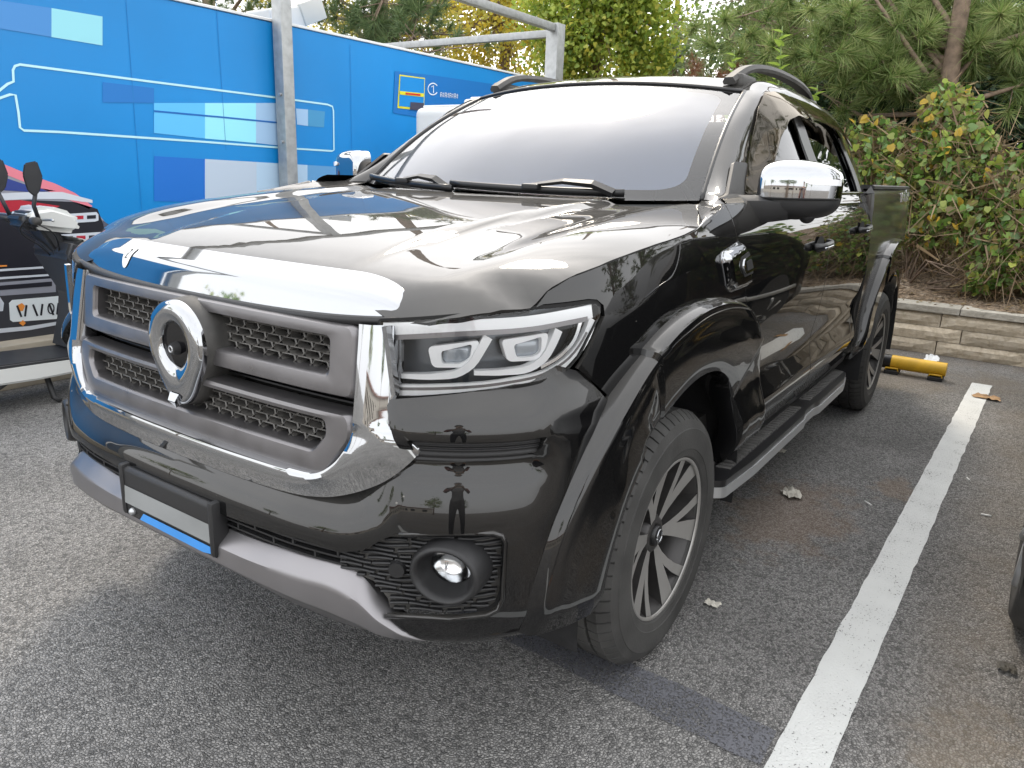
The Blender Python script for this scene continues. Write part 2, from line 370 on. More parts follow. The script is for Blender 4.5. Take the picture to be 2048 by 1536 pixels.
def patch(name,fn,loop,mat,parent,holes=(),step=.03,off=0.,rim=.012,flip=False,mirror=False,offn=None,both=False):
    bl=resamp(loop,step);hl=[resamp(h,step) for h in holes]
    allb=np.concatenate([bl]+hl);mn,mx_=bl.min(0),bl.max(0)
    gx=np.arange(mn[0]+step*.5,mx_[0],step);gy=np.arange(mn[1]+step*.5,mx_[1],step)
    G=np.array([(x+(step*.5 if k%2 else 0),y) for k,y in enumerate(gy) for x in gx]) if len(gx) and len(gy) else np.zeros((0,2))
    if len(G):
        ok=pip(G,bl)
        for h in hl:ok&=~pip(G,h)
        G=G[ok]
        if len(G):
            dd=np.array([np.min((allb[:,0]-g[0])**2+(allb[:,1]-g[1])**2) for g in G]);G=G[dd>(step*.45)**2]
    pts=np.concatenate([allb,G]) if len(G) else allb
    E=[];b=0
    for l in [bl]+hl:
        k=len(l);E+=[(b+i,b+(i+1)%k) for i in range(k)];b+=k
    r=delaunay_2d_cdt([Vector((p[0],p[1])) for p in pts],E,[],0,1e-7)
    Q=np.array([(v.x,v.y) for v in r[0]]);T=np.array([t for t in r[2]])
    cen=Q[T].mean(1);ok=pip(cen,bl)
    for h in hl:ok&=~pip(cen,h)
    T=T[ok]
    P=fn(Q[:,0],Q[:,1]);N=fnorm(fn,Q[:,0],Q[:,1],flip)
    if offn:
        g2=lambda a_,b_:fn(a_,b_)+fnorm(fn,a_,b_,flip)*offn(a_,b_)[:,None]
        P=g2(Q[:,0],Q[:,1]);N=fnorm(g2,Q[:,0],Q[:,1],flip)
    else:P=P+N*off
    F=[tuple(t) for t in T]
    if flip:F=[t[::-1] for t in F]
    V=P.tolist();NN=N.tolist()
    if rim:
        ec={}
        for t in F:
            for i in range(3):ec[(t[i],t[(i+1)%3])]=1
        for (a,c) in list(ec):
            if (c,a) not in ec:
                e=P[c]-P[a];nn=(N[a]+N[c])*.5;o_=np.cross(e,nn);o_/=max(np.linalg.norm(o_),1e-9);k=len(V)
                V+=[P[a].tolist(),P[c].tolist(),(P[c]-N[c]*rim).tolist(),(P[a]-N[a]*rim).tolist()]
                nm=(o_*.9+nn*.35);nm/=np.linalg.norm(nm);NN+=[nm.tolist(),nm.tolist(),o_.tolist(),o_.tolist()];F.append((k,k+3,k+2,k+1))
    o=mo(name,V,F,mat,parent,True,NN)
    if mirror:
        V2=np.array(V);V2[:,1]*=-1;N2=np.array(NN);N2[:,1]*=-1
        o2=mo(name,V2,[f[::-1] for f in F],mat,mirror if not isinstance(mirror,bool) else parent,True,N2)
        return o,o2
    return o
def offset_fn(fn,d,flip=False):
    def g(a,b):
        a=np.asarray(a,float);b=np.asarray(b,float)
        return fn(a,b)+fnorm(fn,a,b,flip)*d
    return g
# ================================================================== the pickup truck
truck=thing('pickup_truck','dusty black crew cab pickup truck with big chrome grille parked on asphalt','pickup truck')
T=truck
ux=lambda x:float(UPP.u_x(x))
def gx(y):return np.interp(np.abs(y),UPP.q[:500,1],UPP.q[:500,0])
def bx(y):return np.interp(np.abs(y),BPP.q[:,1],BPP.q[:,0])
def sym(half):   # half loop from centre to centre (u>=0) -> full loop
    return list(half)+[(-p[0],)+tuple(p[1:]) for p in reversed(half) if p[0]>1e-9]
HLINE=[(.927,1.134),(.957,1.164),(1.017,1.189),(1.11,1.208),(1.21,1.225),(1.313,1.238),(1.501,1.256),(1.581,1.268)]
WHX=(0.,-3.23);WHZ=.3796
def arch(xc,r,a0,a1,n=24):return [(ux(xc+r*math.cos(t)),WHZ+r*math.sin(t)) for t in np.linspace(a0,a1,n)]
DL=[(-.27,1.325),(-.275,1.25),(-.285,1.215),(-.33,1.14),(-.375,1.04),(-.505,.86),(-.575,.67),(-.615,.53),(-.62,.50)]
def dl(dx):return [(ux(x+dx),z) for x,z in DL]
# ---- fenders
fl=[(u,z-.003) for u,z in HLINE]+[(ux(-.06),1.285),(ux(-.2),1.31),(ux(-.262),1.325)]+dl(.003)
fl+=[(ux(-.6),.50)]+arch(0,.60,R(168),R(18))+[(1.10,.62),(1.16,.90),(1.03,.998),(1.05,1.022),(1.078,1.062),(1.106,1.103),(1.104,1.126),(1.085,1.139),(1.06,1.142),(.945,1.137)]
fend=patch('fender',UP,fl,PAINT,T,step=.028,mirror=True)
# ---- doors
fdl=[(u,z) for u,z in dl(-.003)]+[(ux(-1.402),.497),(ux(-1.402),1.326)]
door_f=patch('door',UP,rnd(fdl,.012),PAINT,T,step=.035,mirror=True)
rdl=[(ux(-1.41),1.326),(ux(-1.41),.497),(ux(-2.16),.497),(ux(-2.235),.58),(ux(-2.27),.85),(ux(-2.272),1.326)]
door_r=patch('door',UP,rnd(rdl,.02),PAINT,T,step=.035,mirror=True)
qd=[(ux(-2.28),1.326),(ux(-2.278),.85),(ux(-2.243),.577),(ux(-2.17),.497),(ux(-2.352),.497),(ux(-2.352),1.326)]
patch('cab_corner',UP,qd,PAINT,T,step=.035,mirror=True)
sill=[(ux(-.56),.497),(ux(-.56),.43),(ux(-2.55),.43),(ux(-2.55),.497)]
patch('sill',UP,sill,BLKS,T,step=.04,off=-.004,mirror=True)
# ---- bed sides
bl=[(ux(-2.366),.52)]+[(ux(-2.60),.50)]+[(ux(-3.23+.60*math.cos(t)),WHZ+.60*math.sin(t)) for t in np.linspace(R(10),R(170),24)]+[(ux(-3.95),.52),(ux(-4.05),.56),(ux(-4.06),1.385),(ux(-2.366),1.388)]
beds=patch('bed_side',BED,bl,PAINTB,T,step=.035,mirror=True,rim=.06)
# small chrome lettering high on the bed side (strokes too small to read)
for s in (1,-1):
    V=[];F=[]
    for k in range(4):
        u0=ux(-3.42-.13*k)
        for a_,b_ in (((0,0),(0,.05)),((0,.05),(.07,.05)),((0,.026),(.06,.026)),((.07,.05),(.07,.03)) if k%2 else ((0,0),(.07,0))):
            P=[BED(np.array(s*(u0+a_[0]*(1-t)+b_[0]*t)),np.array(1.30+a_[1]*(1-t)+b_[1]*t))+np.array([0,s*.003,0]) for t in (0,.5,1)];v,f=tube([tuple(p) for p in P],.005,5);V,F=merge((V,F),(v,f))
    mo('bed_lettering',V,F,HLCHR,beds[0 if s>0 else 1],False,kind='stuff')
# bed rail cap, inner wall, floor, tailgate
for s in (1,-1):
    path=[];
    for x in np.linspace(-2.37,-4.06,14):
        p=BED(np.array(ux(x)),np.array(1.385));path.append((p[0],s*(p[1]-.03),1.383))
    V,F=sweep(path,[(-.042,-.01),(-.042,.004),(-.03,.010),(.03,.010),(.042,.004),(.042,-.01)]);mo('bed_rail',V,F,BLK,T,False)
    V=[];F=[]
    for p in path:
        V+=[(p[0],p[1]-s*.03,1.38),(p[0],p[1]-s*.05,.85)]
    F=[(2*i,2*i+1,2*i+3,2*i+2) for i in range(len(path)-1)];mo('bed_wall',V,F,BLKS,T)
box('bed_floor',-4.1,-2.38,-.85,.85,.80,.86,BLKS,T,b=.01)
box('bed_bulkhead',-2.42,-2.38,-.84,.84,.8,1.37,BLKS,T,b=.01)
patch('tailgate',BED,[(ux(-4.075),.60),(UPP.L-.003,.60),(UPP.L-.003,1.375),(ux(-4.075),1.375)],PAINT,T,step=.05,mirror=True)
box('rear_bumper',-4.28,-4.15,-.85,.85,.46,.60,CHROME,T,b=.03)
# ---- dark inner shell behind the panel gaps
sh=[(1.15,.50)]+[(ux(.56*math.cos(t)),WHZ+.62*math.sin(t)) for t in np.linspace(R(15),R(165),20)]+[(ux(-.7),.46),(ux(-2.4),.46),(ux(-2.4),1.30),(ux(-.2),1.30),(1.5,1.24),(1.12,1.19),(1.12,.98)]
patch('inner_shell',UP,sh,DARK,T,step=.06,off=-.022,rim=0,mirror=True)
# ---- hood
hn=[(.818,.585),(.820,.64),(.805,.69),(.772,.745),(.735,.79),(.70,.818),(.665,.838)]
edge=[(.65,.842),(.626,.850),(.60,.861),(.572,.869),(.53,.882),(.487,.892),(.39,.906),(.292,.915),(.2,.92),(.104,.921),(.03,.918),(-.01,.912),(-.06,.898),(-.14,.86),(-.25,.81),(-.36,.76)]
hr=[(-.40,.72),(-.325,.5),(-.262,.25),(-.242,0)]
hf=[(.800,0),(.799,.3),(.803,.5)]
half=hf+hn+edge+hr
loopH=[(x,y) for x,y in half]+[(x,-y) for x,y in reversed(half) if y>0]
hood=patch('hood',HOOD,loopH,PAINT,T,step=.028,rim=.016)
# cowl panel below the windscreen
ys=np.linspace(-.80,.80,41)
def hood_rear(y):
    a=abs(y);x=np.interp(a,[0,.25,.5,.72,.76,.81,.86],[-.242,-.262,-.325,-.40,-.36,-.25,-.14]);return HOOD(np.array(x-.004),np.array(y))-np.array([0,0,.012])
A=[hood_rear(y) for y in ys];B_=[WS(np.array(np.clip(y,-.76,.76)),np.array(-.02))-np.array([0,0,.004]) for y in ys]
V,F=loftc([A,[(a*.5+b*.5)-np.array([0,0,.012]) for a,b in zip(A,B_)],B_]);mo('cowl_panel',V,[f[::-1] for f in F],BLKS,T)
# ---- cab: roof, pillars, window frames
vv=np.linspace(0,1,24)
wsL=np.array([WS(np.array(.74+(.625-.74)*v),np.array(v)) for v in vv])
def ghp(x,z):return GH(np.array(x),np.array(z))
APX=np.linspace(0,1,24)
# front edge of the cab side on GH
gfx=hermite([1.30,1.36,1.45,1.55,1.64,1.70,1.73],[-.33,-.50,-.68,-.85,-1.0,-1.13,-1.24],np.linspace(1.31,1.725,24));gfz=np.linspace(1.31,1.725,24)
gf=GH(gfx,gfz)
def bulge(a,b,n,h,dirs):
    out=[]
    for i in range(n):
        t=i/(n-1);out.append(a*(1-t)+b*t+dirs*(h*4*t*(1-t)))
    return out
dr=np.array([.45,.75,.35]);dr/=np.linalg.norm(dr)
cur=bulge(wsL+np.array([.002,.003,.003]),gf,8,.016,dr)
V,F=loftc(cur);ap=mo('windscreen_pillar',V,F,PAINT,T);mirror_obj(ap)
outer=[(-.33,1.31)]+[(float(a),float(b)) for a,b in zip(gfx[2:],gfz[2:])]+[(-1.5,1.738),(-1.9,1.735),(-2.2,1.715),(-2.34,1.67),(-2.40,1.55),(-2.43,1.31)]
win_f=[(-.66,1.352),(-.70,1.395),(-.86,1.52),(-1.0,1.62),(-1.12,1.672),(-1.25,1.69),(-1.375,1.694),(-1.375,1.352)]
win_r=[(-1.455,1.352),(-1.455,1.694),(-1.7,1.69),(-1.95,1.672),(-2.08,1.64),(-2.16,1.56),(-2.205,1.40),(-2.20,1.352)]
patch('door_frame',GH,outer[::-1],PAINT,T,holes=[rnd(win_f,.03),rnd(win_r,.03)],step=.04,flip=True,mirror=True,rim=.02)
for w in (win_f,win_r):
    patch('side_window',GH,rnd(w,.03),SGLASS,T,step=.06,off=-.014,flip=True,mirror=True,rim=0)
# black sash of the pillars
patch('pillar_cover',GH,rnd([(-1.34,1.35),(-1.34,1.70),(-1.47,1.70),(-1.47,1.35)],.004),BLKS,T,step=.05,off=.003,flip=True,mirror=True,rim=.004)
patch('pillar_cover',GH,rnd([(-2.10,1.35),(-2.08,1.60),(-2.13,1.60),(-2.19,1.45),(-2.20,1.35)],.004),BLKS,T,step=.05,off=.003,flip=True,mirror=True,rim=.004)
rx=np.linspace(-1.0,-2.42,40)
def RF(x,y):return ROOF(x,y)
def rfx(y):return float(WS(np.array(np.clip(abs(y),0,.62)),np.array(1.0))[0])-.004
loopR=[(rfx(y),y) for y in np.linspace(.61,-.61,25)]+[(-1.5,-.628),(-2.0,-.62),(-2.3,-.60),(-2.40,-.55),(-2.42,0),(-2.40,.55),(-2.3,.60),(-2.0,.62),(-1.5,.628)]
def ROOFW(x,y):
    P=ROOF(x,y);x=np.asarray(x,float);a=np.abs(np.asarray(y,float))
    wz=np.interp(a,[0,.2,.4,.5,.6,.65],[float(WS(np.array(q),np.array(1.0))[2]) for q in (0,.2,.4,.5,.6,.65)])
    wx=np.interp(a,[0,.2,.4,.5,.6,.65],[float(WS(np.array(q),np.array(1.0))[0]) for q in (0,.2,.4,.5,.6,.65)])
    k=np.clip((wx-x)/.35,0,1);k=k*k*(3-2*k)
    P[...,2]=np.where(x>-1.6,(wz+.004+(wx-x)*.28)*(1-k)+P[...,2]*k,P[...,2]);return P
patch('roof',ROOFW,loopR,PAINT,T,step=.045,rim=.02)
# roof side rails between roof panel and door frames
n=40;xs=np.linspace(0,1,n)
ra=[];rb=[]
for t in xs:
    x=-1.075-(2.36-1.075)*t;yy=np.interp(-x,[1.0,1.5,2.0,2.3,2.42],[.61,.628,.62,.60,.55])
    ra.append(ROOFW(np.array(x),np.array(yy)));xg=-1.18-(2.36-1.18)*t
    zt=np.interp(-xg,[1.13,1.24,1.5,1.9,2.2,2.34,2.40],[1.70,1.725,1.738,1.735,1.715,1.67,1.55]);rb.append(ghp(xg,zt))
ra=np.array(ra);rb=np.array(rb);dn=np.array([0,.62,.78])
V,F=loftc(bulge(ra,rb,7,.010,dn));rs=mo('roof_side',V,F,PAINT,T);mirror_obj(rs)
# fill between pillar top and roof corner
V,F=loftc([np.array(bulge(wsL[-1],gf[-1],8,.016,dr)),np.array(bulge(ra[0],rb[0],8,.010,dn))]);rc=mo('roof_corner',V,F,PAINT,T);mirror_obj(rc)
# cab rear wall with window
V=[];
bw=[(-2.40,y,z) for y,z in ((-.86,1.30),(.86,1.30),(.72,1.62),(.55,1.70),(-.55,1.70),(-.72,1.62))]
mo('cab_back',bw,[(0,1,2,3,4,5)],BLKS,T,False)
# belt line strips
xs=np.linspace(-.30,-2.36,50)
a=np.array([UP(np.array(ux(x)),np.array(1.322)) for x in xs]);b=np.array([ghp(x,1.352) for x in xs])
V,F=loftc([a,a*.66+b*.34+np.array([0,.006,.004]),a*.33+b*.67+np.array([0,.003,.004]),b]);bs=mo('belt_trim',V,[f[::-1] for f in F],PAINT,T);mirror_obj(bs)
path=[tuple(p+np.array([0,.006,.002])) for p in b[8:]];V,F=tube(path,.006,8);cs=mo('chrome_belt_strip',V,F,CHROME,T);mirror_obj(cs)
# ---- windscreen
wl=[];W0=lambda v:.74+(.625-.74)*v-.004
lp=[(y,.0) for y in np.linspace(-W0(0),W0(0),15)]+[(W0(v),v) for v in np.linspace(.05,.95,15)]+[(y,.995) for y in np.linspace(W0(1),-W0(1),15)]+[(-W0(v),v) for v in np.linspace(.95,.05,15)]
wsc=patch('windscreen',WS,lp,GLASS,T,step=.05,rim=0)
iw=lambda v:W0(v)-.058
fl2=rnd([(-iw(.07),.075),(iw(.07),.075),(iw(.94),.945),(-iw(.94),.945)],.10,8)
patch('windscreen_film',WS,fl2,FILM,T,step=.05,off=-.006,rim=0)
# rubber seal
V,F=tube([tuple(p) for p in wsL],.009,8);se=mo('windscreen_seal',V,F,BLKS,T);mirror_obj(se)
V,F=tube([tuple(WS(np.array(y),np.array(1.0))+np.array([0,0,.001])) for y in np.linspace(-.62,.62,31)],.008,8);mo('windscreen_seal',V,F,BLKS,T)
# inside mirror, dash, seats
box('dashboard',-.95,-.36,-.70,.70,.95,1.235,CABIN,T,b=.06,seg=4)
V,F=tube([( -.86+.03*math.sin(t),.38+.19*math.cos(t),1.24+.19*math.sin(t)*.95) for t in np.linspace(0,2*math.pi,33)],.016,8);mo('steering_wheel',V,F,BLK,T)
for sx,sy in ((-1.45,.38),(-1.45,-.38),(-2.15,.38),(-2.15,-.38)):
    bm=bmesh.new();bevel_box(bm,sx-.10,sx+.06,sy-.24,sy+.24,.75,1.38,.06,3);bevel_box(bm,sx-.09,sx+.02,sy-.14,sy+.14,1.40,1.58,.05,3);bmo('seat',bm,SEAT,T,True)
box('cabin_floor',-2.38,-.35,-.82,.82,.55,.62,CABIN,T,b=0)
box('rear_view_mirror',-.90,-.865,-.11,.11,1.60,1.66,BLK,T,b=.015)
xs_=[-.03,-.10,-.18,-.26,-.34,-.42]
A=[UP(np.array(ux(x)),np.array(z)) for x,z in zip(xs_,(1.276,1.288,1.302,1.318,1.325,1.326))]
B_=[HOOD(np.array(x),np.array(y))-np.array([0,-.004,.004]) for x,y in ((-.03,.905),(-.10,.879),(-.18,.842),(-.26,.806),(-.345,.767))]+[wsL[0]]
V,F=loftc([A,[a*.5+b*.5+np.array([0,.004,.008]) for a,b in zip(A,B_)],B_]);ft=mo('fender_top',V,F,PAINT,T);mirror_obj(ft)
# ---- wipers
def wiper(p0,p1,h):
    """arm pivot (y), blade from y a..b on the glass"""
    (ya,va),(yb,vb)=p1
    bl=[WS(np.array(ya+(yb-ya)*t),np.array(va+(vb-va)*t))+np.array([.014,0,.012]) for t in np.linspace(0,1,14)]
    V,F=sweep([tuple(p) for p in bl],[(-.008,-.010),(-.010,.004),(-.003,.014),(.003,.014),(.010,.004),(.008,-.010)],up=(.55,0,.83))
    o=mo('wiper_blade',V,F,BLKS,T)
    mid=bl[7]+np.array([.016,0,.016]);pv=np.array(p0)
    arm=[pv,pv*.75+mid*.25+np.array([0,0,.022]),pv*.4+mid*.6+np.array([0,0,.022]),mid]
    V,F=sweep([tuple(p) for p in arm],[(-.011,-.008),(-.011,.006),(.011,.006),(.011,-.008)],up=(.5,0,.86),scl=[1.2,1.1,.8,.6])
    mo('wiper_arm',V,F,BLKS,T,False)
    bm=bmesh.new();bevel_box(bm,mid[0]-.02,mid[0]+.012,mid[1]-.032,mid[1]+.032,mid[2]-.016,mid[2]+.004,.006);bmo('wiper_hinge',bm,BLKS,T)
wiper((-.315,.50,1.338),((-.14,.045),(.52,.02)),0)
wiper((-.27,-.16,1.33),((-.70,.03),(-.12,.015)),0)
# ---- roof rails
def rail(s):
    pts=[(-1.10,.555,1.755),(-1.17,.56,1.785),(-1.25,.565,1.812),(-1.38,.57,1.832),(-1.6,.575,1.842),(-1.9,.575,1.836),(-2.12,.57,1.815),(-2.24,.565,1.78),(-2.30,.56,1.74)]
    t=np.linspace(0,1,40);q=hermite(np.linspace(0,1,len(pts)),np.array(pts),t)
    sc=[1.0]*40
    V,F=sweep([(p[0],s*p[1],p[2]) for p in q],[(-.022,-.012),(-.026,.0),(-.016,.016),(.016,.016),(.026,0),(.022,-.012)])
    r=mo('roof_rail',V,F,DUSTP,T)
    hard(r,50)
    for x,h,w in ((-1.22,.05,.09),(-2.22,.05,.07)):
        bm=bmesh.new();bevel_box(bm,x-w,x+w,s*.57-.026,s*.57+.026,1.735,1.79,.018,3);bmo('rail_foot',bm,DUSTP,r,True)
for s in (1,-1):rail(s)
# ---- window visors
vis_f=[(-.60,1.345),(-.645,1.395),(-.82,1.53),(-.97,1.645),(-1.10,1.705),(-1.25,1.722),(-1.435,1.725),(-1.435,1.63),(-1.38,1.618),(-1.28,1.625),(-1.14,1.60),(-1.0,1.53),(-.84,1.43),(-.74,1.355),(-.70,1.335)]
vis_r=[(-1.45,1.725),(-1.7,1.722),(-1.97,1.705),(-2.12,1.67),(-2.20,1.60),(-2.215,1.545),(-2.17,1.55),(-2.10,1.585),(-1.95,1.607),(-1.7,1.622),(-1.52,1.625),(-1.45,1.615)]
def vis_off(loop):
    top=np.array([p for p in loop])
    def f(x,z):return .012+.028*np.clip((np.interp(-x,[.6,.645,.82,.97,1.10,1.25,1.45,1.7,1.97,2.12,2.2],[1.345,1.395,1.53,1.645,1.705,1.722,1.725,1.722,1.705,1.67,1.60])-z)/.10,0,1)
    return f
for lp_ in (vis_f,vis_r):patch('window_visor',GH,rnd(lp_,.02)[::-1],SMOKE,T,step=.035,offn=vis_off(lp_),flip=True,mirror=True,rim=.004)
# ---- door mirrors
def mirror_head(s):
    root=None
    def se(th,ph,a,b,c,e1,e2):
        f=lambda w,m:np.sign(w)*np.abs(w)**m
        return f(np.cos(ph),e1)*f(np.cos(th),e2)*a,f(np.cos(ph),e1)*f(np.sin(th),e2)*b,f(np.sin(ph),e1)*c
    th=np.linspace(-math.pi/2,math.pi/2,33);ph=np.linspace(-math.pi/2,math.pi/2,33)
    TH,PH=np.meshgrid(th,ph,indexing='ij');X,Y,Z=se(TH,PH,.115,.114,.092,.55,.55)
    # slant: outer end swept back, outer end lower top
    Yn=Y/.114;X=X-.035*Yn*np.abs(Yn)-.01*Yn;Z=Z*(1-.12*np.clip(Yn,0,1))
    P=np.stack([-.665+X,s*(.992+Y),1.368+Z],-1)
    def sub(j0,j1,name,mat):
        Q=P[:,j0:j1];a,b,_=Q.shape;V=Q.reshape(-1,3);F=[(i*b+j,(i+1)*b+j,(i+1)*b+j+1,i*b+j+1) for i in range(a-1) for j in range(b-1)]
        if s<0:F=[f[::-1] for f in F]
        return mo(name,V,F,mat,T)
    cut=15
    lower=sub(0,cut+1,'mirror_housing',BLK);cap=sub(cut,33,'mirror_cap',CHROME)
    # back plate and glass
    rim_=[P[0,j] for j in range(33)]+[P[-1,j] for j in range(32,-1,-1)]
    mo('mirror_glass',[p+np.array([.004,0,0]) for p in rim_],[tuple(range(len(rim_))) if s>0 else tuple(range(len(rim_)-1,-1,-1))],HLCHR,lower,False)
    # parting line
    line=[tuple(P[i,cut]+np.array([.002,0,-.001])) for i in range(1,32)];V,F=tube(line,.0035,6);mo('parting_line',V,F,DARK,cap)
    # turn signal
    ts=[P[i,cut+2]+np.array([.003,s*.002,.004]) for i in range(17,31)];V,F=sweep([tuple(p) for p in ts],[(-.004,-.009),(-.004,.009),(.004,.009),(.004,-.009)],scl=[.4]+[1]*13)
    mo('turn_signal',V,F,DRL,cap,False)
    # arm
    V,F=loftc([[(-.585+dx,s*y,z) for dx,z in ((.035,1.262),(.055,1.285),(.055,1.335),(.03,1.352),(-.04,1.352),(-.05,1.30),(-.03,1.262),(.035,1.262))] for y in (.835,.88,.93,.985)])
    V=np.array(V);k=V.reshape(4,8,3);
    for i,(mz,dz,dx) in enumerate(((1.0,-.006,.05),(1.0,-.004,.03),(.9,0,0),(.75,.004,-.03))):
        k[i,:,2]=1.308+(k[i,:,2]-1.308)*mz+dz;k[i,:,0]+=dx
    a=mo('mirror_arm',k.reshape(-1,3),[f if s<0 else f[::-1] for f in F],BLK,T);hard(a,50)
    bm=bmesh.new();bmesh.ops.create_uvsphere(bm,u_segments=14,v_segments=10,radius=.026);bmesh.ops.translate(bm,verts=bm.verts,vec=(-.62,s*1.03,1.293));bmo('mirror_camera',bm,BLK,lower,True)
    # triangle sail
    tri=[(-.50,1.335),(-.64,1.335),(-.675,1.40),(-.615,1.385)]
    return lower
for s in (1,-1):mirror_head(s)
patch('mirror_sail',GH,rnd([(-.45,1.335),(-.60,1.445),(-.70,1.445),(-.70,1.335)],.01)[::-1],BLK,T,step=.05,off=.010,flip=True,mirror=True,rim=.012)
# ================================================================== front end
# ---- front bumper (one piece, full width)
bh=[(0,.708),(.30,.708),(.45,.712),(.545,.735),(.60,.765),(.65,.80),(.695,.824),(.678,.87),(.652,.94),(.69,.947),(.812,.961),(.94,.976),(1.0,.993),(1.04,1.01),(1.12,.985),(1.20,.90),(1.15,.80),(1.12,.70),(1.09,.56),(1.06,.42),(1.04,.392),(.90,.384),(.745,.388),(.668,.464),(.80,.468),(.885,.476),(.905,.49),(.914,.515),(.912,.65),(.905,.665),(.885,.674),(.69,.667),(.655,.650),(.614,.620),(.56,.606),(.458,.613),(.27,.603),(0,.600)]
bumper=patch('front_bumper',BP,sym(bh),PAINT,T,holes=[rnd([(.722,.830),(.985,.830),(1.0,.871),(.705,.871)],.006,2),rnd([(-.722,.830),(-.985,.830),(-1.0,.871),(-.705,.871)],.006,2)],step=.024,rim=.02)
# vent trim under the lamp panel
def trimfn(u,z):
    P,N,a=_sg(BPP,u);return np.concatenate([P+N*(-.030+.008*np.abs(np.sin((np.asarray(z)-.828)*math.pi/.0105)))[...,None],np.asarray(z,float)[...,None]],-1)
patch('vent_trim',trimfn,[(.69,.822),(1.01,.822),(1.01,.882),(.69,.882)],BLK,T,step=.0045,rim=0,mirror=True)
# fog lamp panel with brushed ridges
fp=[(.545,.597),(.614,.616),(.655,.645),(.69,.662),(.887,.668),(.903,.655),(.909,.64),(.909,.519),(.90,.494),(.883,.482),(.813,.475),(.662,.472),(.657,.497),(.627,.533),(.545,.560)]
fpan=patch('fog_lamp_panel',BP,fp,DUSTP,T,step=.02,off=-.024,rim=.02,mirror=True,holes=[[(.79+.066*math.cos(t),.585+.058*math.sin(t)) for t in np.linspace(0,2*math.pi,29)[:-1]]])
# brushed ridges of the panel: broken horizontal ribs
for sg in (1,-1):
    V=[];F=[];rr_=random.Random(5);z=.480;L2=np.array(fp)
    while z<.665:
        u=.55
        while u<.905:
            l=rr_.uniform(.03,.085);pts=[]
            for k in range(7):
                uu=u+l*k/6;zz=z+.0022*math.sin(uu*55+z*90)
                if pip(np.array([[uu,zz]]),L2)[0] and ((uu-.79)/.070)**2+((zz-.585)/.062)**2>1:pts.append((uu,zz))
            if len(pts)>=3:
                P=BP(np.array([sg*p[0] for p in pts]),np.array([p[1] for p in pts]));N=fnorm(BP,np.array([sg*p[0] for p in pts]),np.array([p[1] for p in pts]),False);P=P-N*.020
                v,f=sweep([tuple(p) for p in P],[(-.006,-.0034),(.004,-.0026),(.006,0.),(.004,.0026),(-.006,.0034)]);V,F=merge((V,F),(v,f))
            u+=l+rr_.uniform(.002,.012)
        z+=.0115+rr_.uniform(-.001,.0015)
    mo('panel_ridges',V,F,BLK,fpan[0 if sg>0 else 1],False,kind='stuff')
# thin gloss border of the panel
for s,par in ((1,T),(-1,T)):
    lp_=[(.662,.469),(.80,.471),(.875,.477),(.900,.488),(.910,.515),(.910,.648),(.902,.664),(.885,.671),(.69,.664)]
    P=BP(np.array([s*q[0] for q in lp_]),np.array([q[1] for q in lp_]));V,F=tube([tuple(p) for p in P],.006,8);mo('panel_border',V,F,PAINT,T)
def frame_at(fn,u,z):
    u=np.array(float(u));z=np.array(float(z));p=fn(u,z);n=fnorm(fn,u,z,False);return Vector(p),Vector(n)
for s in (1,-1):
    p,nn=frame_at(BP,s*.79,.585)
    ax=Vector((.93,s*.34,.02)).normalized()
    rt=Vector((0,0,1)).cross(ax).normalized();up=ax.cross(rt)
    def lat(prof,seg=40,k=1.0):
        V=[];F=[];m=len(prof)
        for i in range(seg):
            t=2*math.pi*i/seg
            for r,d in prof:V.append(p+rt*math.cos(t)*r+up*math.sin(t)*r*.86+ax*d)
        for i in range(seg):
            for j in range(m-1):F.append((i*m+j,((i+1)%seg)*m+j,((i+1)%seg)*m+j+1,i*m+j+1))
        return V,F
    fog=mo('fog_lamp',*lat([(.086,-.055),(.082,-.01),(.076,.018),(.070,.026),(.064,.024),(.058,.006),(.046,-.030),(.040,-.045)]),BLK,T)
    mo('reflector',*lat([(.0455,-.030),(.034,-.042),(.014,-.050),(.0,-.052)],24),HLCHR,fog)
    mo('lens',*lat([(.0455,-.028),(.030,-.020),(.014,-.016),(0,-.015)],24),LENS,fog)
    p,nn=frame_at(BP,s*.683,.578);bm=bmesh.new();bmesh.ops.create_cone(bm,cap_ends=True,segments=20,radius1=.021,radius2=.017,depth=.02)
    bmesh.ops.transform(bm,matrix=Matrix.Translation(p-nn*.014)@nn.to_track_quat('Z','Y').to_matrix().to_4x4(),verts=bm.verts);bmo('parking_sensor',bm,BLK,T,True,autos=R(40))
# lower grille slot
patch('lower_grille_backing',BP,sym([(0,.615),(.57,.612),(.575,.54),(0,.535)]),DARK,T,step=.05,off=-.05,rim=0)
V=[];F=[]
for z in (.568,.584,.598):
    v,f=sweep([tuple(BP(np.array(u),np.array(z))-np.array([.022,0,0])) for u in np.linspace(-.56,.56,40)],[(-.012,-.0022),(.006,-.0022),(.006,.0022),(-.012,.0022)]);V,F=merge((V,F),(v,f))
for k,u in enumerate(np.linspace(-.54,.54,19)):
    zz=(.568,.584) if k%2 else (.584,.603)
    v,f=sweep([tuple(BP(np.array(u),np.array(z))-np.array([.022,0,0])) for z in zz],[(-.003,-.010),(-.003,.006),(.003,.006),(.003,-.010)],up=(1,0,0));V,F=merge((V,F),(v,f))
mo('lower_grille',V,F,BLK,T,False)
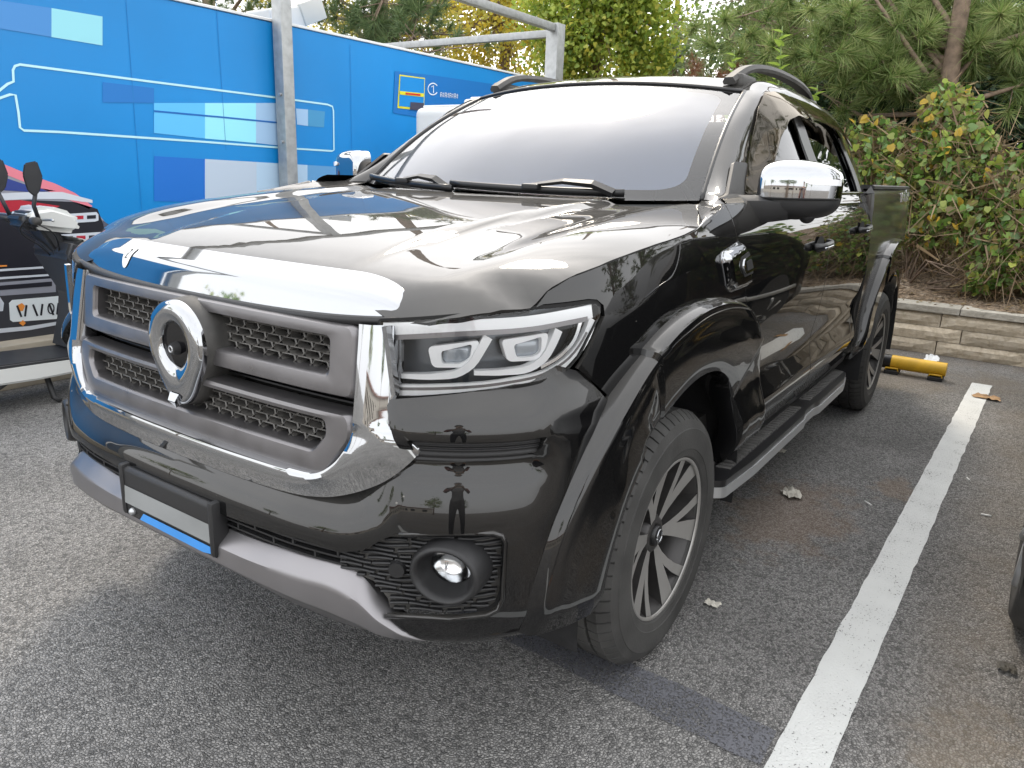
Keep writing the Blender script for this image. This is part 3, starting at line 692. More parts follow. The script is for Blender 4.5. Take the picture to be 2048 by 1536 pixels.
# skid plate
su=np.r_[np.linspace(0,.54,28),np.linspace(.555,.742,26)];su=np.r_[-su[:0:-1],su];sa=np.abs(su)
ztop=hermite([0,.263,.454,.56,.60,.645,.69,.742],[.550,.550,.561,.560,.540,.490,.440,.393],sa);zbot=hermite([0,.238,.385,.51,.60,.66,.70,.742],[.448,.442,.432,.418,.402,.392,.387,.383],sa)
wd_=np.clip((ztop-zbot)/.10,0.12,1)
rows_=[]
for t,d in ((0,-.05),(0,-.024),(.05,-.016),(.22,.010),(.27,.014),(.34,.0155),(.66,.016),(.72,.012),(.78,.004),(1,-.010),(1,-.05)):
    z=ztop*(1-t)+zbot*t;P=BP(su,z);N=fnorm(BP,su,np.clip(z,.46,.6),False);rows_.append(P+N*(np.where(d>0,d,d)*np.where(d>-.02,wd_,1))[:,None])
V,F=loftc(rows_);sk_o=mo('skid_plate',V,[f[::-1] for f in F],GUNL,T);hard(sk_o,22)
# underside pan
mo('belly_pan',[(.80,-.5,.48),(.80,.5,.48),(.5,.5,.45),(-.5,.4,.36),(-.5,-.4,.36),(.5,-.5,.45)],[(0,1,2,3,4,5)],DARK,T,False)
# ---- chrome grille surround : stations (inner y,z) (outer y,z) (low y,z)
ST=[((0,.753),(0,.716),(0,.690)),((.15,.753),(.15,.716),(.15,.690)),((.30,.754),(.30,.718),(.30,.692)),((.40,.755),(.41,.722),(.415,.697)),((.452,.757),(.47,.732),(.475,.704)),
    ((.487,.768),(.515,.750),(.525,.716)),((.519,.794),(.565,.778),(.58,.738)),((.538,.825),(.622,.808),(.635,.770)),((.546,.848),(.672,.838),(.682,.815)),((.549,.862),(.690,.853),(.696,.842)),
    ((.5495,.874),(.668,.871),(.678,.868)),((.549,.885),(.640,.885),(.648,.880)),((.548,.91),(.633,.915),(.640,.912)),((.546,.95),(.631,.955),(.638,.953)),((.543,1.0),(.627,1.005),(.634,1.004)),((.540,1.05),(.622,1.055),(.629,1.054)),((.537,1.082),(.618,1.088),(.625,1.087))]
def chrome_x(y,z,kind):
    a=abs(y);fx=gx(a)+.024-(z-.90)*.19;lo=bx(a)-.024
    k=sstep(.90,.72,z);x=fx*(1-k)+(lo-.002)*k
    return float(x)+{'b':-.055,'i':-.012,'i2':.0,'m':.006,'o':.0,'l':-.004,'e':-.03}[kind]
rows={k:[] for k in ('b','i','i2','m','o','l','e')}
tt=np.linspace(0,1,len(ST));t2=np.linspace(0,1,90)
I=hermite(tt,np.array([s[0] for s in ST]),t2);O=hermite(tt,np.array([s[1] for s in ST]),t2);Lw=hermite(tt,np.array([s[2] for s in ST]),t2)
for i in range(len(t2)):
    a,b,l=I[i],O[i],Lw[i]
    i2=a+(b-a)*.10;m=a*.5+b*.5
    rows['b'].append((chrome_x(a[0],a[1],'b'),a[0],a[1]))
    rows['i'].append((chrome_x(a[0],a[1],'i'),a[0],a[1]))
    rows['i2'].append((chrome_x(i2[0],i2[1],'i2'),i2[0],i2[1]))
    rows['m'].append((chrome_x(m[0],m[1],'m'),m[0],m[1]))
    rows['o'].append((chrome_x(b[0],b[1],'o'),b[0],b[1]))
    rows['l'].append((chrome_x(l[0],l[1],'l'),l[0],l[1]))
    e=l+(l-b)*.5;rows['e'].append((chrome_x(l[0],l[1],'e'),l[0],l[1]-.004))
cur=[]
for k in ('b','i','i2','m','o','l','e'):
    h=np.array(rows[k]);g=h[1:][::-1].copy();g[:,1]*=-1;cur.append(np.concatenate([g,h]))
C_=np.array(cur);C2=[]
for j in range(C_.shape[1]):C2.append(C_[:,j])
V,F=loftc(cur);sur=mo('chrome_grille_surround',V,F,CHROME,T);hard(sur,50)
# chrome edge strip beside the lamps
for s in (1,-1):
    V,F=sweep([(float(gx(y))+.010,s*y,z) for y,z in ((.642,.952),(.636,1.0),(.630,1.05),(.624,1.09))],[(-.006,-.008),(-.006,.006),(.006,.006),(.006,-.008)],up=(1,0,0));mo('lamp_edge_strip',V,F,CHROME,T,False)
# ---- grille
def GP(dx):
    return lambda y,z:np.stack([gx(y)+dx+0*np.asarray(z,float),np.asarray(y,float)+0*np.asarray(z,float),np.asarray(z,float)],-1)
mo('grille_backing',[(.76,-.56,.70),(.76,.56,.70),(.76,.56,1.10),(.76,-.56,1.10)],[(0,1,2,3)],DARK,T,False)
up_h=[(-.466,1.046),(-.468,.968),(.468,.968),(.466,1.046)]
lo_h=[(-.470,.872),(-.478,.84),(-.445,.802),(.445,.802),(.478,.84),(.470,.872)]
up_o=[(-.537,1.076),(-.548,.922),(.548,.922),(.537,1.076)]
lo_o=[(-.545,.893),(-.553,.845),(-.482,.745),(.482,.745),(.553,.845),(.545,.893)]
def eqloop(l,n):
    P=np.array(l+[l[0]]);c=np.r_[0,np.cumsum(np.linalg.norm(np.diff(P,axis=0),axis=1))];t=np.linspace(0,c[-1],n);return np.stack([np.interp(t,c,P[:,k]) for k in (0,1)],1)
def frame_loft(o_,h_,dx,ro,rh):
    # corner-matched loops: subdivide every side equally in both
    def dense(l,r):
        q=[];m=len(l);P=[np.array(p) for p in l]
        for i in range(m):
            p=P[i];a_=P[i-1]-p;b_=P[(i+1)%m]-p;k=min(r,np.linalg.norm(a_)*.4,np.linalg.norm(b_)*.4);s_=p+a_/np.linalg.norm(a_)*k;e_=p+b_/np.linalg.norm(b_)*k
            for t in np.linspace(0,1,7):q.append((1-t)**2*s_+2*t*(1-t)*p+t*t*e_)
            nx=P[(i+1)%m];k2=min(r,np.linalg.norm(nx-p)*.4);s2=nx-(nx-p)/np.linalg.norm(nx-p)*k2
            for t in np.linspace(0,1,26)[1:-1]:q.append(e_*(1-t)+s2*t)
        q.append(q[0]);return np.array(q)
    O_=dense(o_,ro);H_=dense(h_,rh);cs=[]
    for t,d in ((0,-.05),(0,-.012),(.05,-.004),(.14,.003),(.5,.005),(.88,.003),(.95,-.001),(1,-.008),(1,-.05)):
        Q=O_*(1-t)+H_*t;cs.append([(float(gx(y))+dx+d-(z-.9)*.12,y,z) for y,z in Q])
    V,F=loftc(cs);o=mo('grille_frame',V,[f[::-1] for f in F],GUN,T);hard(o,24);return o
frame_loft(up_o,up_h,.008,.02,.016);frame_loft(lo_o,lo_h,.014,.025,.014)
# honeycomb inserts: one moulded lattice each
def lattice(hole,dx,w,h):
    V=[];F=[];zs=[p[1] for p in hole];z0,z1=min(zs),max(zs);r=0;z=z0+h*.35
    L2=np.array(rnd([(p[0]*1.03,p[1]) for p in hole],.01))
    while z<z1+h*.4:
        y=-.53+(w*.5 if r%2 else 0)
        while y<.53:
            if abs(y)<.475 and pip(np.array([[y*.985,np.clip(z,z0+.003,z1-.003)]]),L2)[0]:
                def hexp(k,kz):
                    return [(y-.50*w*k,z-.10*h),(y-.36*w*k,z-.5*h*kz),(y+.36*w*k,z-.5*h*kz),(y+.50*w*k,z-.10*h),(y+.40*w*k,z+.5*h*kz),(y-.40*w*k,z+.5*h*kz)]
                b=len(V);o_=hexp(1.0,1.0);n_=hexp(.88,.76)
                for q in o_:V.append((float(gx(q[0]))+dx-(q[1]-.9)*.12,q[0],q[1]))
                for q in n_:V.append((float(gx(q[0]))+dx+.002-(q[1]-.9)*.12,q[0],q[1]))
                for q in n_:V.append((float(gx(q[0]))+dx-.026-(q[1]-.9)*.12,q[0],q[1]))
                for k in range(6):
                    k2=(k+1)%6;F.append((b+k,b+k2,b+6+k2,b+6+k));F.append((b+6+k,b+6+k2,b+12+k2,b+12+k))
            y+=w
        z+=h*.92;r+=1
    return V,F
MESH=simple('grille_mesh_plastic',(.11,.105,.098),.5,var=.3,vscale=30)
V,F=lattice(up_h,-.022,.050,.0195);mo('honeycomb_insert',V,F,MESH,T,False)
V,F=lattice(lo_h,-.018,.050,.0195);mo('honeycomb_insert',V,F,MESH,T,False)
# slats in the dark slot between the bars
V=[];F=[]
for z in (.900,.912):
    v,f=sweep([(float(gx(y))-.05,y,z) for y in np.linspace(-.53,.53,24)],[(-.02,-.002),(.01,-.002),(.01,.002),(-.02,.002)]);V,F=merge((V,F),(v,f))
mo('slot_slats',V,F,BLKS,T,False)
# ---- emblem
EX0=.905;EZ0=.966
def emb_ro(t):
    # t angle from +y axis ; drop-shaped outline with point at the bottom
    c,s=math.cos(t),math.sin(t);r=.106
    d=max(0.,-s);return r*(1+.42*d**7)
prof=[(1.0,-.075),(1.0,-.002),(.975,.009),(.91,.015),(.76,.0175),(.62,.015),(.53,.010),(.50,.003),(.495,-.010)]
V=[];F=[];m=len(prof);seg=96
for i in range(seg):
    t=2*math.pi*i/seg;ro=emb_ro(t);ri=.106
    for k,(q,d) in enumerate(prof):
        rr=ro if k<3 else (ro*(1-(k-2)/6)+ri*(k-2)/6)
        rr*=q
        V.append((EX0+.012+d,rr*math.cos(t),EZ0+rr*math.sin(t)))
for i in range(seg):
    for j in range(m-1):F.append((i*m+j,((i+1)%seg)*m+j,((i+1)%seg)*m+j+1,i*m+j+1))
emb=mo('emblem',V,F,CHROME,T);hard(emb,60)
V=[];F=[]
for i in range(seg):
    t=2*math.pi*i/seg;ro=emb_ro(t)
    for q,d in ((1.06,-.12),(1.045,-.03),(1.01,.002),(.99,.004)):V.append((EX0+d,ro*q*math.cos(t),EZ0+ro*q*math.sin(t)))
for i in range(seg):
    for j in range(3):F.append((i*4+j,((i+1)%seg)*4+j,((i+1)%seg)*4+j+1,i*4+j+1))
mo('emblem_shroud',V,F,DUSTP,T)
V,F=[],[]
disc=[(EX0+.013,.0535*math.cos(t),EZ0+.0535*math.sin(t)) for t in np.linspace(0,2*math.pi,49)[:-1]];mo('emblem_disc',disc,[tuple(range(48))],simple('piano_black',(.003,.003,.004),.06,spec=.35),emb,False)
bm=bmesh.new();bmesh.ops.create_cone(bm,cap_ends=True,segments=24,radius1=.017,radius2=.013,depth=.016);bmesh.ops.transform(bm,matrix=Matrix.Translation((EX0+.021,0,EZ0-.010))@Matrix.Rotation(R(90),4,'Y'),verts=bm.verts);bmo('front_camera',bm,BLK,emb,True,autos=R(40))
V,F=tube([(EX0+.0295,.007*math.cos(t),EZ0-.010+.007*math.sin(t)) for t in np.linspace(0,2*math.pi,25)],.002,6);mo('camera_ring',V,F,ALU,emb)
# chisel tip at the bottom of the emblem
z0=EZ0-.106*1.40
mo('emblem_tip',[(EX0+.03,-.018,z0+.03),(EX0+.03,.018,z0+.03),(EX0+.040,.014,z0+.012),(EX0+.040,-.014,z0+.012),(EX0+.028,0,z0-.008),(EX0-.03,-.018,z0+.03),(EX0-.03,.018,z0+.03)],[(0,1,2,3),(3,2,4),(0,3,4,5),(1,6,4,2)],CHROME,emb,False)
# ---- chrome nose strip on the hood
def NOSE(y,t):
    y=np.asarray(y,float);t=np.asarray(t,float);a=np.abs(y)
    q_=np.clip((a-.44)/.1705,0,1);e=.9*(1-np.sqrt(np.maximum(0,1-q_*q_)))
    K=[0,.05,.10,.58,.63,.68,.73,1.]
    px=np.interp(t,K,[.746,.752,.760,.812,.819,.825,.830,.850]);pz=np.interp(t,K,[1.148,1.168,1.171,1.147,1.142,1.134,1.124,1.060])
    lx=np.interp(t,K,[.790,.794,.798,.806,.808,.810,.811,.806]);lz=np.interp(t,K,[1.112,1.118,1.119,1.108,1.105,1.102,1.098,1.064])
    bow=.022*(a/.6)**2
    return np.stack([px*(1-e)+lx*e-bow*(1-e*.6),y,pz*(1-e)+lz*e],-1)
ty_=np.r_[np.linspace(-.610,-.56,14),np.linspace(-.55,.55,60),np.linspace(.56,.610,14)];tt_=np.r_[np.linspace(0,.10,6),np.linspace(.16,.58,9),np.linspace(.605,.73,6),np.linspace(.78,1,6)]
a_,b_=np.meshgrid(ty_,tt_,indexing='ij');V=NOSE(a_,b_).reshape(-1,3);nb_=len(tt_);F=[(i*nb_+j,i*nb_+j+1,(i+1)*nb_+j+1,(i+1)*nb_+j) for i in range(len(ty_)-1) for j in range(nb_-1)]
ns=mo('chrome_nose_strip',V,F,CHROME,T);hard(ns,30)
# white round sticker on the strip
sq=lambda a_,t_,h=.0018:NOSE(np.array(a_),np.array(t_))+np.array([.7,0,.7])*h
st=[sq(-.365+.021*math.cos(t),.62+.20*math.sin(t)) for t in np.linspace(0,2*math.pi,25)[:-1]]
st2=[sq(-.365,.62,.0022)]
for rr_ in (.5,1.):
    st2+=[sq(-.365+.021*rr_*math.cos(t),.62+.20*rr_*math.sin(t),.0022) for t in np.linspace(0,2*math.pi,25)[:-1]]
sti=mo('sticker',st2,[(0,1+k,1+(k+1)%24) for k in range(24)]+[(1+k,25+k,25+(k+1)%24,1+(k+1)%24) for k in range(24)],simple('paper_white',(.78,.79,.78),.6),ns,False)
num=[(-.371,.56),(-.367,.52),(-.362,.53),(-.361,.58),(-.366,.65),(-.371,.71),(-.360,.70)]
P=[sq(a_,t_,.003) for a_,t_ in num];V,F=tube([tuple(p) for p in P],.0009,5);mo('sticker_numeral',V,F,DARK,sti)
# dark gasket under the strip
V,F=sweep([(float(gx(y))-.034,y,1.074+.02*(abs(y)/.6)**3) for y in np.linspace(-.62,.62,40)],[(-.02,-.010),(-.02,.006),(.012,.006),(.012,-.010)]);mo('hood_gasket',V,F,BLK,T)
# ---- headlamps
lens=[(.601,1.094),(.612,1.041),(.626,.95),(.64,.945),(.685,.949),(.812,.965),(.936,.98),(.996,.997),(1.03,1.025),(1.058,1.064),(1.09,1.105),(1.090,1.122),(1.080,1.130),(1.055,1.132),(.929,1.127),(.763,1.113)]
def ribbon(pl,w0,w1):
    P=[np.array(p) for p in pl];a=[];b=[]
    for i,p in enumerate(P):
        t=P[min(i+1,len(P)-1)]-P[max(0,i-1)];t/=np.linalg.norm(t);n_=np.array([-t[1],t[0]]);w=w0+(w1-w0)*i/(len(P)-1);a.append(tuple(p+n_*w*.5));b.append(tuple(p-n_*w*.5))
    return a+b[::-1]
def dens(pl,n):
    P=np.array(pl);c=np.r_[0,np.cumsum(np.linalg.norm(np.diff(P,axis=0),axis=1))];return [tuple(q) for q in hermite(c,P,np.linspace(0,c[-1],n))]
for s in (1,-1):
    fn=UP if s>0 else (lambda u,z:UP(-np.asarray(u,float),z))
    fl_=s<0
    hl=patch('headlamp',fn,lens,LENS,T,step=.03,off=.002,rim=0,flip=fl_)
    patch('housing',offset_fn(fn,-.075,fl_),lens,HLBLK,hl,step=.04,rim=-.072,flip=fl_)
    patch('lamp_gasket',fn,rnd([(p[0]+(p[0]-.85)*.03,p[1]+(p[1]-1.04)*.09) for p in lens],.01),DARK,hl,holes=[lens],step=.03,off=-.002,rim=.02,flip=fl_)
    dt=dens([(.606,1.077),(.762,1.092),(.931,1.102),(1.01,1.110),(1.075,1.116)],24);patch('upper_light_bar',fn,ribbon(dt,.030,.028),DRL,hl,step=.03,off=-.007,rim=.012,flip=fl_)
    patch('light_bar_groove',fn,ribbon(dens([(.622,1.064),(.762,1.079),(.931,1.089),(1.0,1.096),(1.06,1.101)],20),.010,.010),GUN,hl,step=.03,off=-.0055,rim=.004,flip=fl_)
    db=dens([(1.078,1.098),(1.058,1.064),(1.016,1.020),(.962,.992),(.868,.975),(.739,.963),(.635,.955)],30);patch('lower_light_bar',fn,ribbon(db,.022,.024),DRL,hl,step=.03,off=-.007,rim=.012,flip=fl_)
    patch('light_bar_groove',fn,ribbon([(p[0]-.004,p[1]+.004) for p in db[2:]],.005,.006),GUN,hl,step=.03,off=-.0055,rim=.003,flip=fl_)
    dm=dens([(1.045,1.095),(1.030,1.062),(.992,1.028),(.945,1.006)],16);patch('light_bar',fn,ribbon(dm,.009,.006),HLCHR,hl,step=.03,off=-.012,rim=.012,flip=fl_)
    for pl in ([(.641,.984),(.723,.989),(.764,.996),(.794,1.016),(.814,1.048),(.828,1.073)],[(.80,.998),(.867,.999),(.921,1.005),(.955,1.025),(.975,1.054),(.990,1.082)]):
        patch('reflector_blade',fn,ribbon(dens(pl,18),.009,.020),DRL,hl,step=.03,off=-.016,rim=.020,flip=fl_)
    for q in ([(.700,1.049),(.812,1.066),(.800,1.026),(.775,1.008),(.711,1.006)],[(.857,1.066),(.968,1.078),(.957,1.034),(.935,1.020),(.872,1.020)]):
        pj=patch('projector_bowl',fn,rnd(q,.012),DRL,hl,step=.02,off=-.022,rim=.03,flip=fl_,holes=[rnd([(q[0][0]*.72+q[2][0]*.28,q[0][1]*.8+q[2][1]*.2-.004),(q[0][0]*.15+q[1][0]*.85,q[1][1]-.008),(q[2][0]*.9+q[4][0]*.1,q[2][1]+.002),(q[3][0]-.004,q[3][1]+.008),(q[4][0]+.02,q[4][1]+.008)],.008)])
        cu=np.mean([p[0] for p in q])+.004;cz=np.mean([p[1] for p in q])+.002
        P,N=Vector(fn(np.array(cu),np.array(cz))),Vector(fnorm(fn,np.array(cu),np.array(cz),fl_))
        bm=bmesh.new();bevel_box(bm,-.030,.030,-.020,.020,-.02,.012,.012,3)
        rr_=N.cross(Vector((0,0,1))).normalized();uu_=rr_.cross(N);bmesh.ops.transform(bm,matrix=Matrix(((rr_.x,uu_.x,N.x,P.x-N.x*.046),(rr_.y,uu_.y,N.y,P.y-N.y*.046),(rr_.z,uu_.z,N.z,P.z-N.z*.046),(0,0,0,1))),verts=bm.verts);bmo('projector_lens',bm,simple('projector_glass',(.30,.33,.36),.08,.2,coat=1.) if 'projector_glass' not in MATS else MATS['projector_glass'],hl,True)
# ---- licence plate bracket (plate removed)
bm=bmesh.new()
bevel_box(bm,.962,.985,-.20,.20,.487,.625,.012,3)
lb=bmo('plate_bracket',bm,BLK,T,True,autos=R(40))
mo('bracket_recess',[(.9865,-.182,.575),(.9865,.182,.575),(.9885,.182,.527),(.9885,-.182,.527)],[(0,1,2,3)],simple('grey_panel',(.25,.26,.26),.5,var=.1),lb,False)
mo('bracket_blue_strip',[(.9875,-.10,.518),(.9875,.185,.518),(.9875,.185,.500),(.9875,.15,.494),(.9875,-.12,.496)],[(0,4,3,2,1)],simple('blue_strip',(.05,.28,.72),.35,var=.1),lb,False)
for y in (-.19,.19):
    bm=bmesh.new();bevel_box(bm,.945,.990,y-.011,y+.011,.492,.632,.010,2);bmo('bracket_ear',bm,BLK,lb,True,autos=R(40))
bm=bmesh.new();bmesh.ops.create_uvsphere(bm,u_segments=12,v_segments=8,radius=.010);bmesh.ops.translate(bm,verts=bm.verts,vec=(.988,-.15,.510));bmo('bracket_screw',bm,ALU,lb,True)
# ================================================================== wheels, flares, steps, handles
def make_wheel():
    root=bpy.data.objects.new('wheel',None);link(root,T)
    # tyre (axis y, outer side +y, centre at local origin = tyre mid plane)
    hw=.130;Rt=WHZ
    prof=[(.232,-hw+.02),(.245,-hw+.004),(.275,-hw-.006),(.315,-hw-.006),(.345,-hw+.002),(.362,-hw+.012),(Rt-.008,-hw+.024),(Rt-.002,-hw+.036)]
    ribs=[(-.094,-.064),(-.054,-.010),(.010,.054),(.064,.094)]
    for a,b in ribs:
        prof+=[(Rt-.010,a-.002),(Rt,a),(Rt,(a+b)/2),(Rt,b),(Rt-.010,b+.002)]
    prof+=[(Rt-.002,hw-.036),(Rt-.008,hw-.024),(.362,hw-.012),(.356,hw-.006),(.345,hw-.002),(.333,hw+.003),(.331,hw+.0055),(.300,hw+.007),(.272,hw+.007),(.270,hw+.005),(.250,hw+.0),(.240,hw-.008),(.232,hw-.02)]
    n=len(prof);NP=64;fr_=(0.,.025,.15,.175,.59);V=[];F=[]
    for k in range(NP):
        for c,f_ in enumerate(fr_):
            th=2*math.pi*(k+f_)/NP;co,si=math.cos(th),math.sin(th)
            for (r,y) in prof:
                m=0.
                if c in (1,2):
                    if r>Rt-.0095 and abs(y)>.062:m=-.008
                    elif r>.357 and abs(y)>.10:m=-.006
                    elif r>Rt-.0095 and k%2==(0 if y>0 else 1):m=-.005
                V.append(((r+m)*co,y,(r+m)*si))
    SEG=NP*5
    for i in range(SEG):
        i2=(i+1)%SEG
        for j in range(n-1):F.append((i*n+j,i*n+j+1,i2*n+j+1,i2*n+j))
    ty=mo('tyre',V,F,RUB,root);hard(ty,24)
    # rim barrel and lip
    V,F=lathe_y([(.236,-.10),(.215,-.08),(.205,-.02),(.212,.06),(.226,.10),(.236,.112),(.240,.118),(.2425,.123),(.2425,.116)],96)
    rim=mo('rim',V,F,RIMD,root)
    V,F=lathe_y([(.2445,.121),(.2425,.1265),(.2355,.1255),(.233,.120)],96);mo('rim_lip',V,F,RIMF,rim)
    # six split spokes: machined faces and dark flanks
    def arm(a0,a1,r0,r1,w0,w1,yf0,yf1):
        """quad bar from polar (r0,a0) to (r1,a1)"""
        m=[];
        for t in np.linspace(0,1,5):
            r=r0+(r1-r0)*t;a=a0+(a1-a0)*t;w=w0+(w1-w0)*t;y=yf0+(yf1-yf0)*t**1.3
            c=np.array([r*math.cos(a),r*math.sin(a)]);tn=np.array([-math.sin(a),math.cos(a)])
            m.append((c-tn*w,c+tn*w,y))
        V=[];F=[];Fm=[]
        for p,q,y in m:
            V+=[(p[0],y,p[1]),(q[0],y,q[1]),(q[0]*1.0,y-.055,q[1]),(p[0],y-.055,p[1])]
        for i in range(len(m)-1):
            b=4*i
            F+=[(b,b+4,b+5,b+1)];Fm+=[0]
            F+=[(b+1,b+5,b+6,b+2),(b+3,b+7,b+4,b)];Fm+=[1,1]
        return V,F,Fm
    for k in range(6):
        th=2*math.pi*k/6+R(8)
        V=[];F=[];M=[]
        for sg,da,wi in ((1,.13,.036),(-1,.34,.018)):
            v,f,m=arm(th+sg*.05,th+sg*da,.045,.236,.010,wi,.080,.118)
            b=len(V);V+=v;F+=[tuple(i+b for i in q) for q in f];M+=m
        # web between the two arms (dark)
        b=len(V)
        for t in np.linspace(0,1,4):
            r=.045+(.150-.045)*t;a=(.05+(.20-.05)*t*.55);y=.066+.02*t
            V+=[(r*math.cos(th-a*.9),y,r*math.sin(th-a*.9)),(r*math.cos(th+a),y,r*math.sin(th+a))]
        for i in range(3):F.append((b+2*i,b+2*i+2,b+2*i+3,b+2*i+1));M.append(1)
        sp=mo('spoke',V,F,[RIMF,RIMD],rim,False)
        sp.data.polygons.foreach_set('material_index',M)
    V,F=lathe_y([(.062,.02),(.060,.075),(.050,.083),(.036,.084),(.033,.078),(0.0,.079)],32);mo('hub',V,F,RIMD,rim)
    V,F=lathe_y([(.031,.078),(.030,.092),(.026,.095),(0,.0955)],28);hc=mo('hub_cap',V,F,BLKS,rim)
    V,F=tube([(.017*math.cos(t),.0965,.020*math.sin(t)-.0) for t in np.linspace(0,2*math.pi,25)],.0035,6);mo('hub_emblem',V,F,CHROME,hc)
    for k in range(6):
        a=2*math.pi*k/6+R(38);V,F=lathe_y([(.009,.05),(.009,.074),(.0,.076)],10,cx=.047*math.cos(a),cz=.047*math.sin(a));mo('wheel_nut',V,F,BLKS,rim)
    # brake disc
    V,F=lathe_y([(.06,.0),(.165,.0),(.165,-.024),(.06,-.024)],48);mo('brake_disc',V,F,simple('brake_iron',(.16,.11,.08),.55,.6,var=.3),root)
    return root
def copy_tree(o,parent,depth=0):
    c=o.copy();scene.collection.objects.link(c);c.parent=parent
    for ch in list(o.children):copy_tree(ch,c,depth+1)
    return c
w0=make_wheel();w0.location=(0,.795,WHZ)
for x,s in ((-3.23,1),(0,-1),(-3.23,-1)):
    w=copy_tree(w0,T);w.location=(x,s*.795,WHZ)
    if s<0:w.rotation_euler=(0,0,math.pi)
# ---- wheel liners and flares
def ybody(x,z):
    x=np.asarray(x,float);z=np.asarray(z,float)
    y=UP(UPP.u_x(x),z)[...,1]
    k=np.argmin(np.abs(BPP.q[:,0]-.35));o=np.argsort(BPP.q[:,0]);yb=np.interp(x,BPP.q[o,0],BPP.q[o,1])
    return np.where(x>.34,np.maximum(y,yb),y)
def ybed(x,z):return BED(UPP.u_x(np.asarray(x,float)),np.asarray(z,float))[...,1]
def flare(xc,yfn,a0,a1,s):
    th=np.unique(np.r_[np.linspace(a0,a1,90),R(60),R(60.8),R(74),R(75.2),R(104),R(105.2),R(132),R(136)]);n=len(th)
    pr=[(.498,-.055),(.500,.016),(.506,.026),(.53,.031),(.552,.032),(.558,.032),(.60,.034),(.625,.035),(.631,.035),(.650,.036),(.668,.038),(.684,.037),(.691,.030),(.695,.006),(.697,-.02)]
    cs=[]
    for r,d in pr:
        c=[]
        for t in th:
            q=r*(1+.035*(math.sin(2*t)**2)*sstep(.52,.68,r))
            pad=1. if R(60.4)<t<R(134) else 0.
            if pad and r>.60:q*=1.016
            x=xc+q*math.cos(t);z=max(WHZ+q*math.sin(t),.36);y=float(yfn(np.array(x),np.array(np.clip(z,.45,1.25))))
            e=max(0.,min(1.,(t-a0)/.10,(a1-t)/.10));k=d
            if d>.01 and pad:k=d+.007
            c.append((x,s*(y+(k if d<0 else k*(.35+.65*e))),z))
        cs.append(c)
    V,F=loftc(cs);o=mo('wheel_arch_flare',V,F if s<0 else [f[::-1] for f in F],PAINT,T);hard(o,38);return o
def liner(xc,s):
    n=40;V=[];F=[]
    for t in np.linspace(R(-8),R(188),n):
        for y in (.45,.70,.93):V.append((xc+.545*math.cos(t),s*y,WHZ+.545*math.sin(t)))
    for i in range(n-1):
        for j in range(2):F.append((i*3+j,(i+1)*3+j,(i+1)*3+j+1,i*3+j+1))
    o=mo('wheel_liner',V,F,LINER,T)
    d=[(xc+.55*math.cos(t),s*.46,WHZ+.55*math.sin(t)) for t in np.linspace(0,math.pi,33)];mo('wheel_well_wall',d,[tuple(range(33))],DARK,T,False)
for s in (1,-1):
    flare(0,ybody,R(3),R(171),s);liner(0,s);flare(-3.23,ybed,R(6),R(176),s);liner(-3.23,s)
# chassis bits
box('chassis_rail',-4.0,.6,.42,.52,.42,.54,DARK,T,b=.01);box('chassis_rail',-4.0,.6,-.52,-.42,.42,.54,DARK,T,b=.01)
V,F=tube([(-3.23,-.78,WHZ),(-3.23,.78,WHZ)],.045,12);mo('rear_axle',V,F,DARK,T);V,F=tube([(0,-.78,WHZ),(0,.78,WHZ)],.035,12);mo('front_axle',V,F,DARK,T)
# ---- running boards
def board(s):
    ol=[(-.40,.79),(-.335,.80),(-.322,.90),(-.36,.952),(-.62,.966),(-1.30,.966),(-1.36,.955),(-1.50,.955),(-1.56,.966),(-2.05,.966),(-2.20,.945),(-2.245,.88),(-2.245,.79)]
    L_=rnd(ol,.02)
    def prism(l,z0,z1,name,mat,par,gr=1.0):
        n=len(l);V=[(x,s*y,z1) for x,y in l]+[(x,s*y,z0) for x,y in l];F=[tuple(range(n))]+[(i,n+i,n+(i+1)%n,(i+1)%n) for i in range(n)]+[tuple(range(2*n-1,n-1,-1))]
        if s>0:F=[f[::-1] for f in F]
        o=mo(name,V,F,mat,par,False);return o
    st=prism(L_,.428,.452,'running_board',BLKS,T)
    prism([(x,y+.004) for x,y in L_],.392,.4285,'silver_edge',ALU,st)
    # raised ribs of the step pad
    V=[];F=[]
    k=0;x=-.46
    while x>-2.18:
        if not(-1.50<x<-1.36):
            for y0,y1 in ((.835,.872),(.884,.932)):
                b=len(V);d=.012
                V+=[(x,s*y0,.4525),(x-.022,s*y0,.4525),(x-.022-d,s*y1,.4525),(x-d,s*y1,.4525),(x-.003,s*(y0+.003),.459),(x-.019,s*(y0+.003),.459),(x-.019-d,s*(y1-.003),.459),(x-.003-d,s*(y1-.003),.459)]
                q=[(4,5,6,7),(0,1,5,4),(1,2,6,5),(2,3,7,6),(3,0,4,7)]
                F+=[tuple(i+b for i in (f if s<0 else f[::-1])) for f in q]
        x-=.034
    mo('tread_ribs',V,F,DUSTP,st,False,kind='stuff')
    for x in (-.75,-1.85):
        V,F=sweep([(x,s*.55,.44),(x,s*.80,.42)],[(-.03,-.012),(-.03,.012),(.03,.012),(.03,-.012)]);mo('board_bracket',V,F,BLKS,st,False)
for s in (1,-1):board(s)
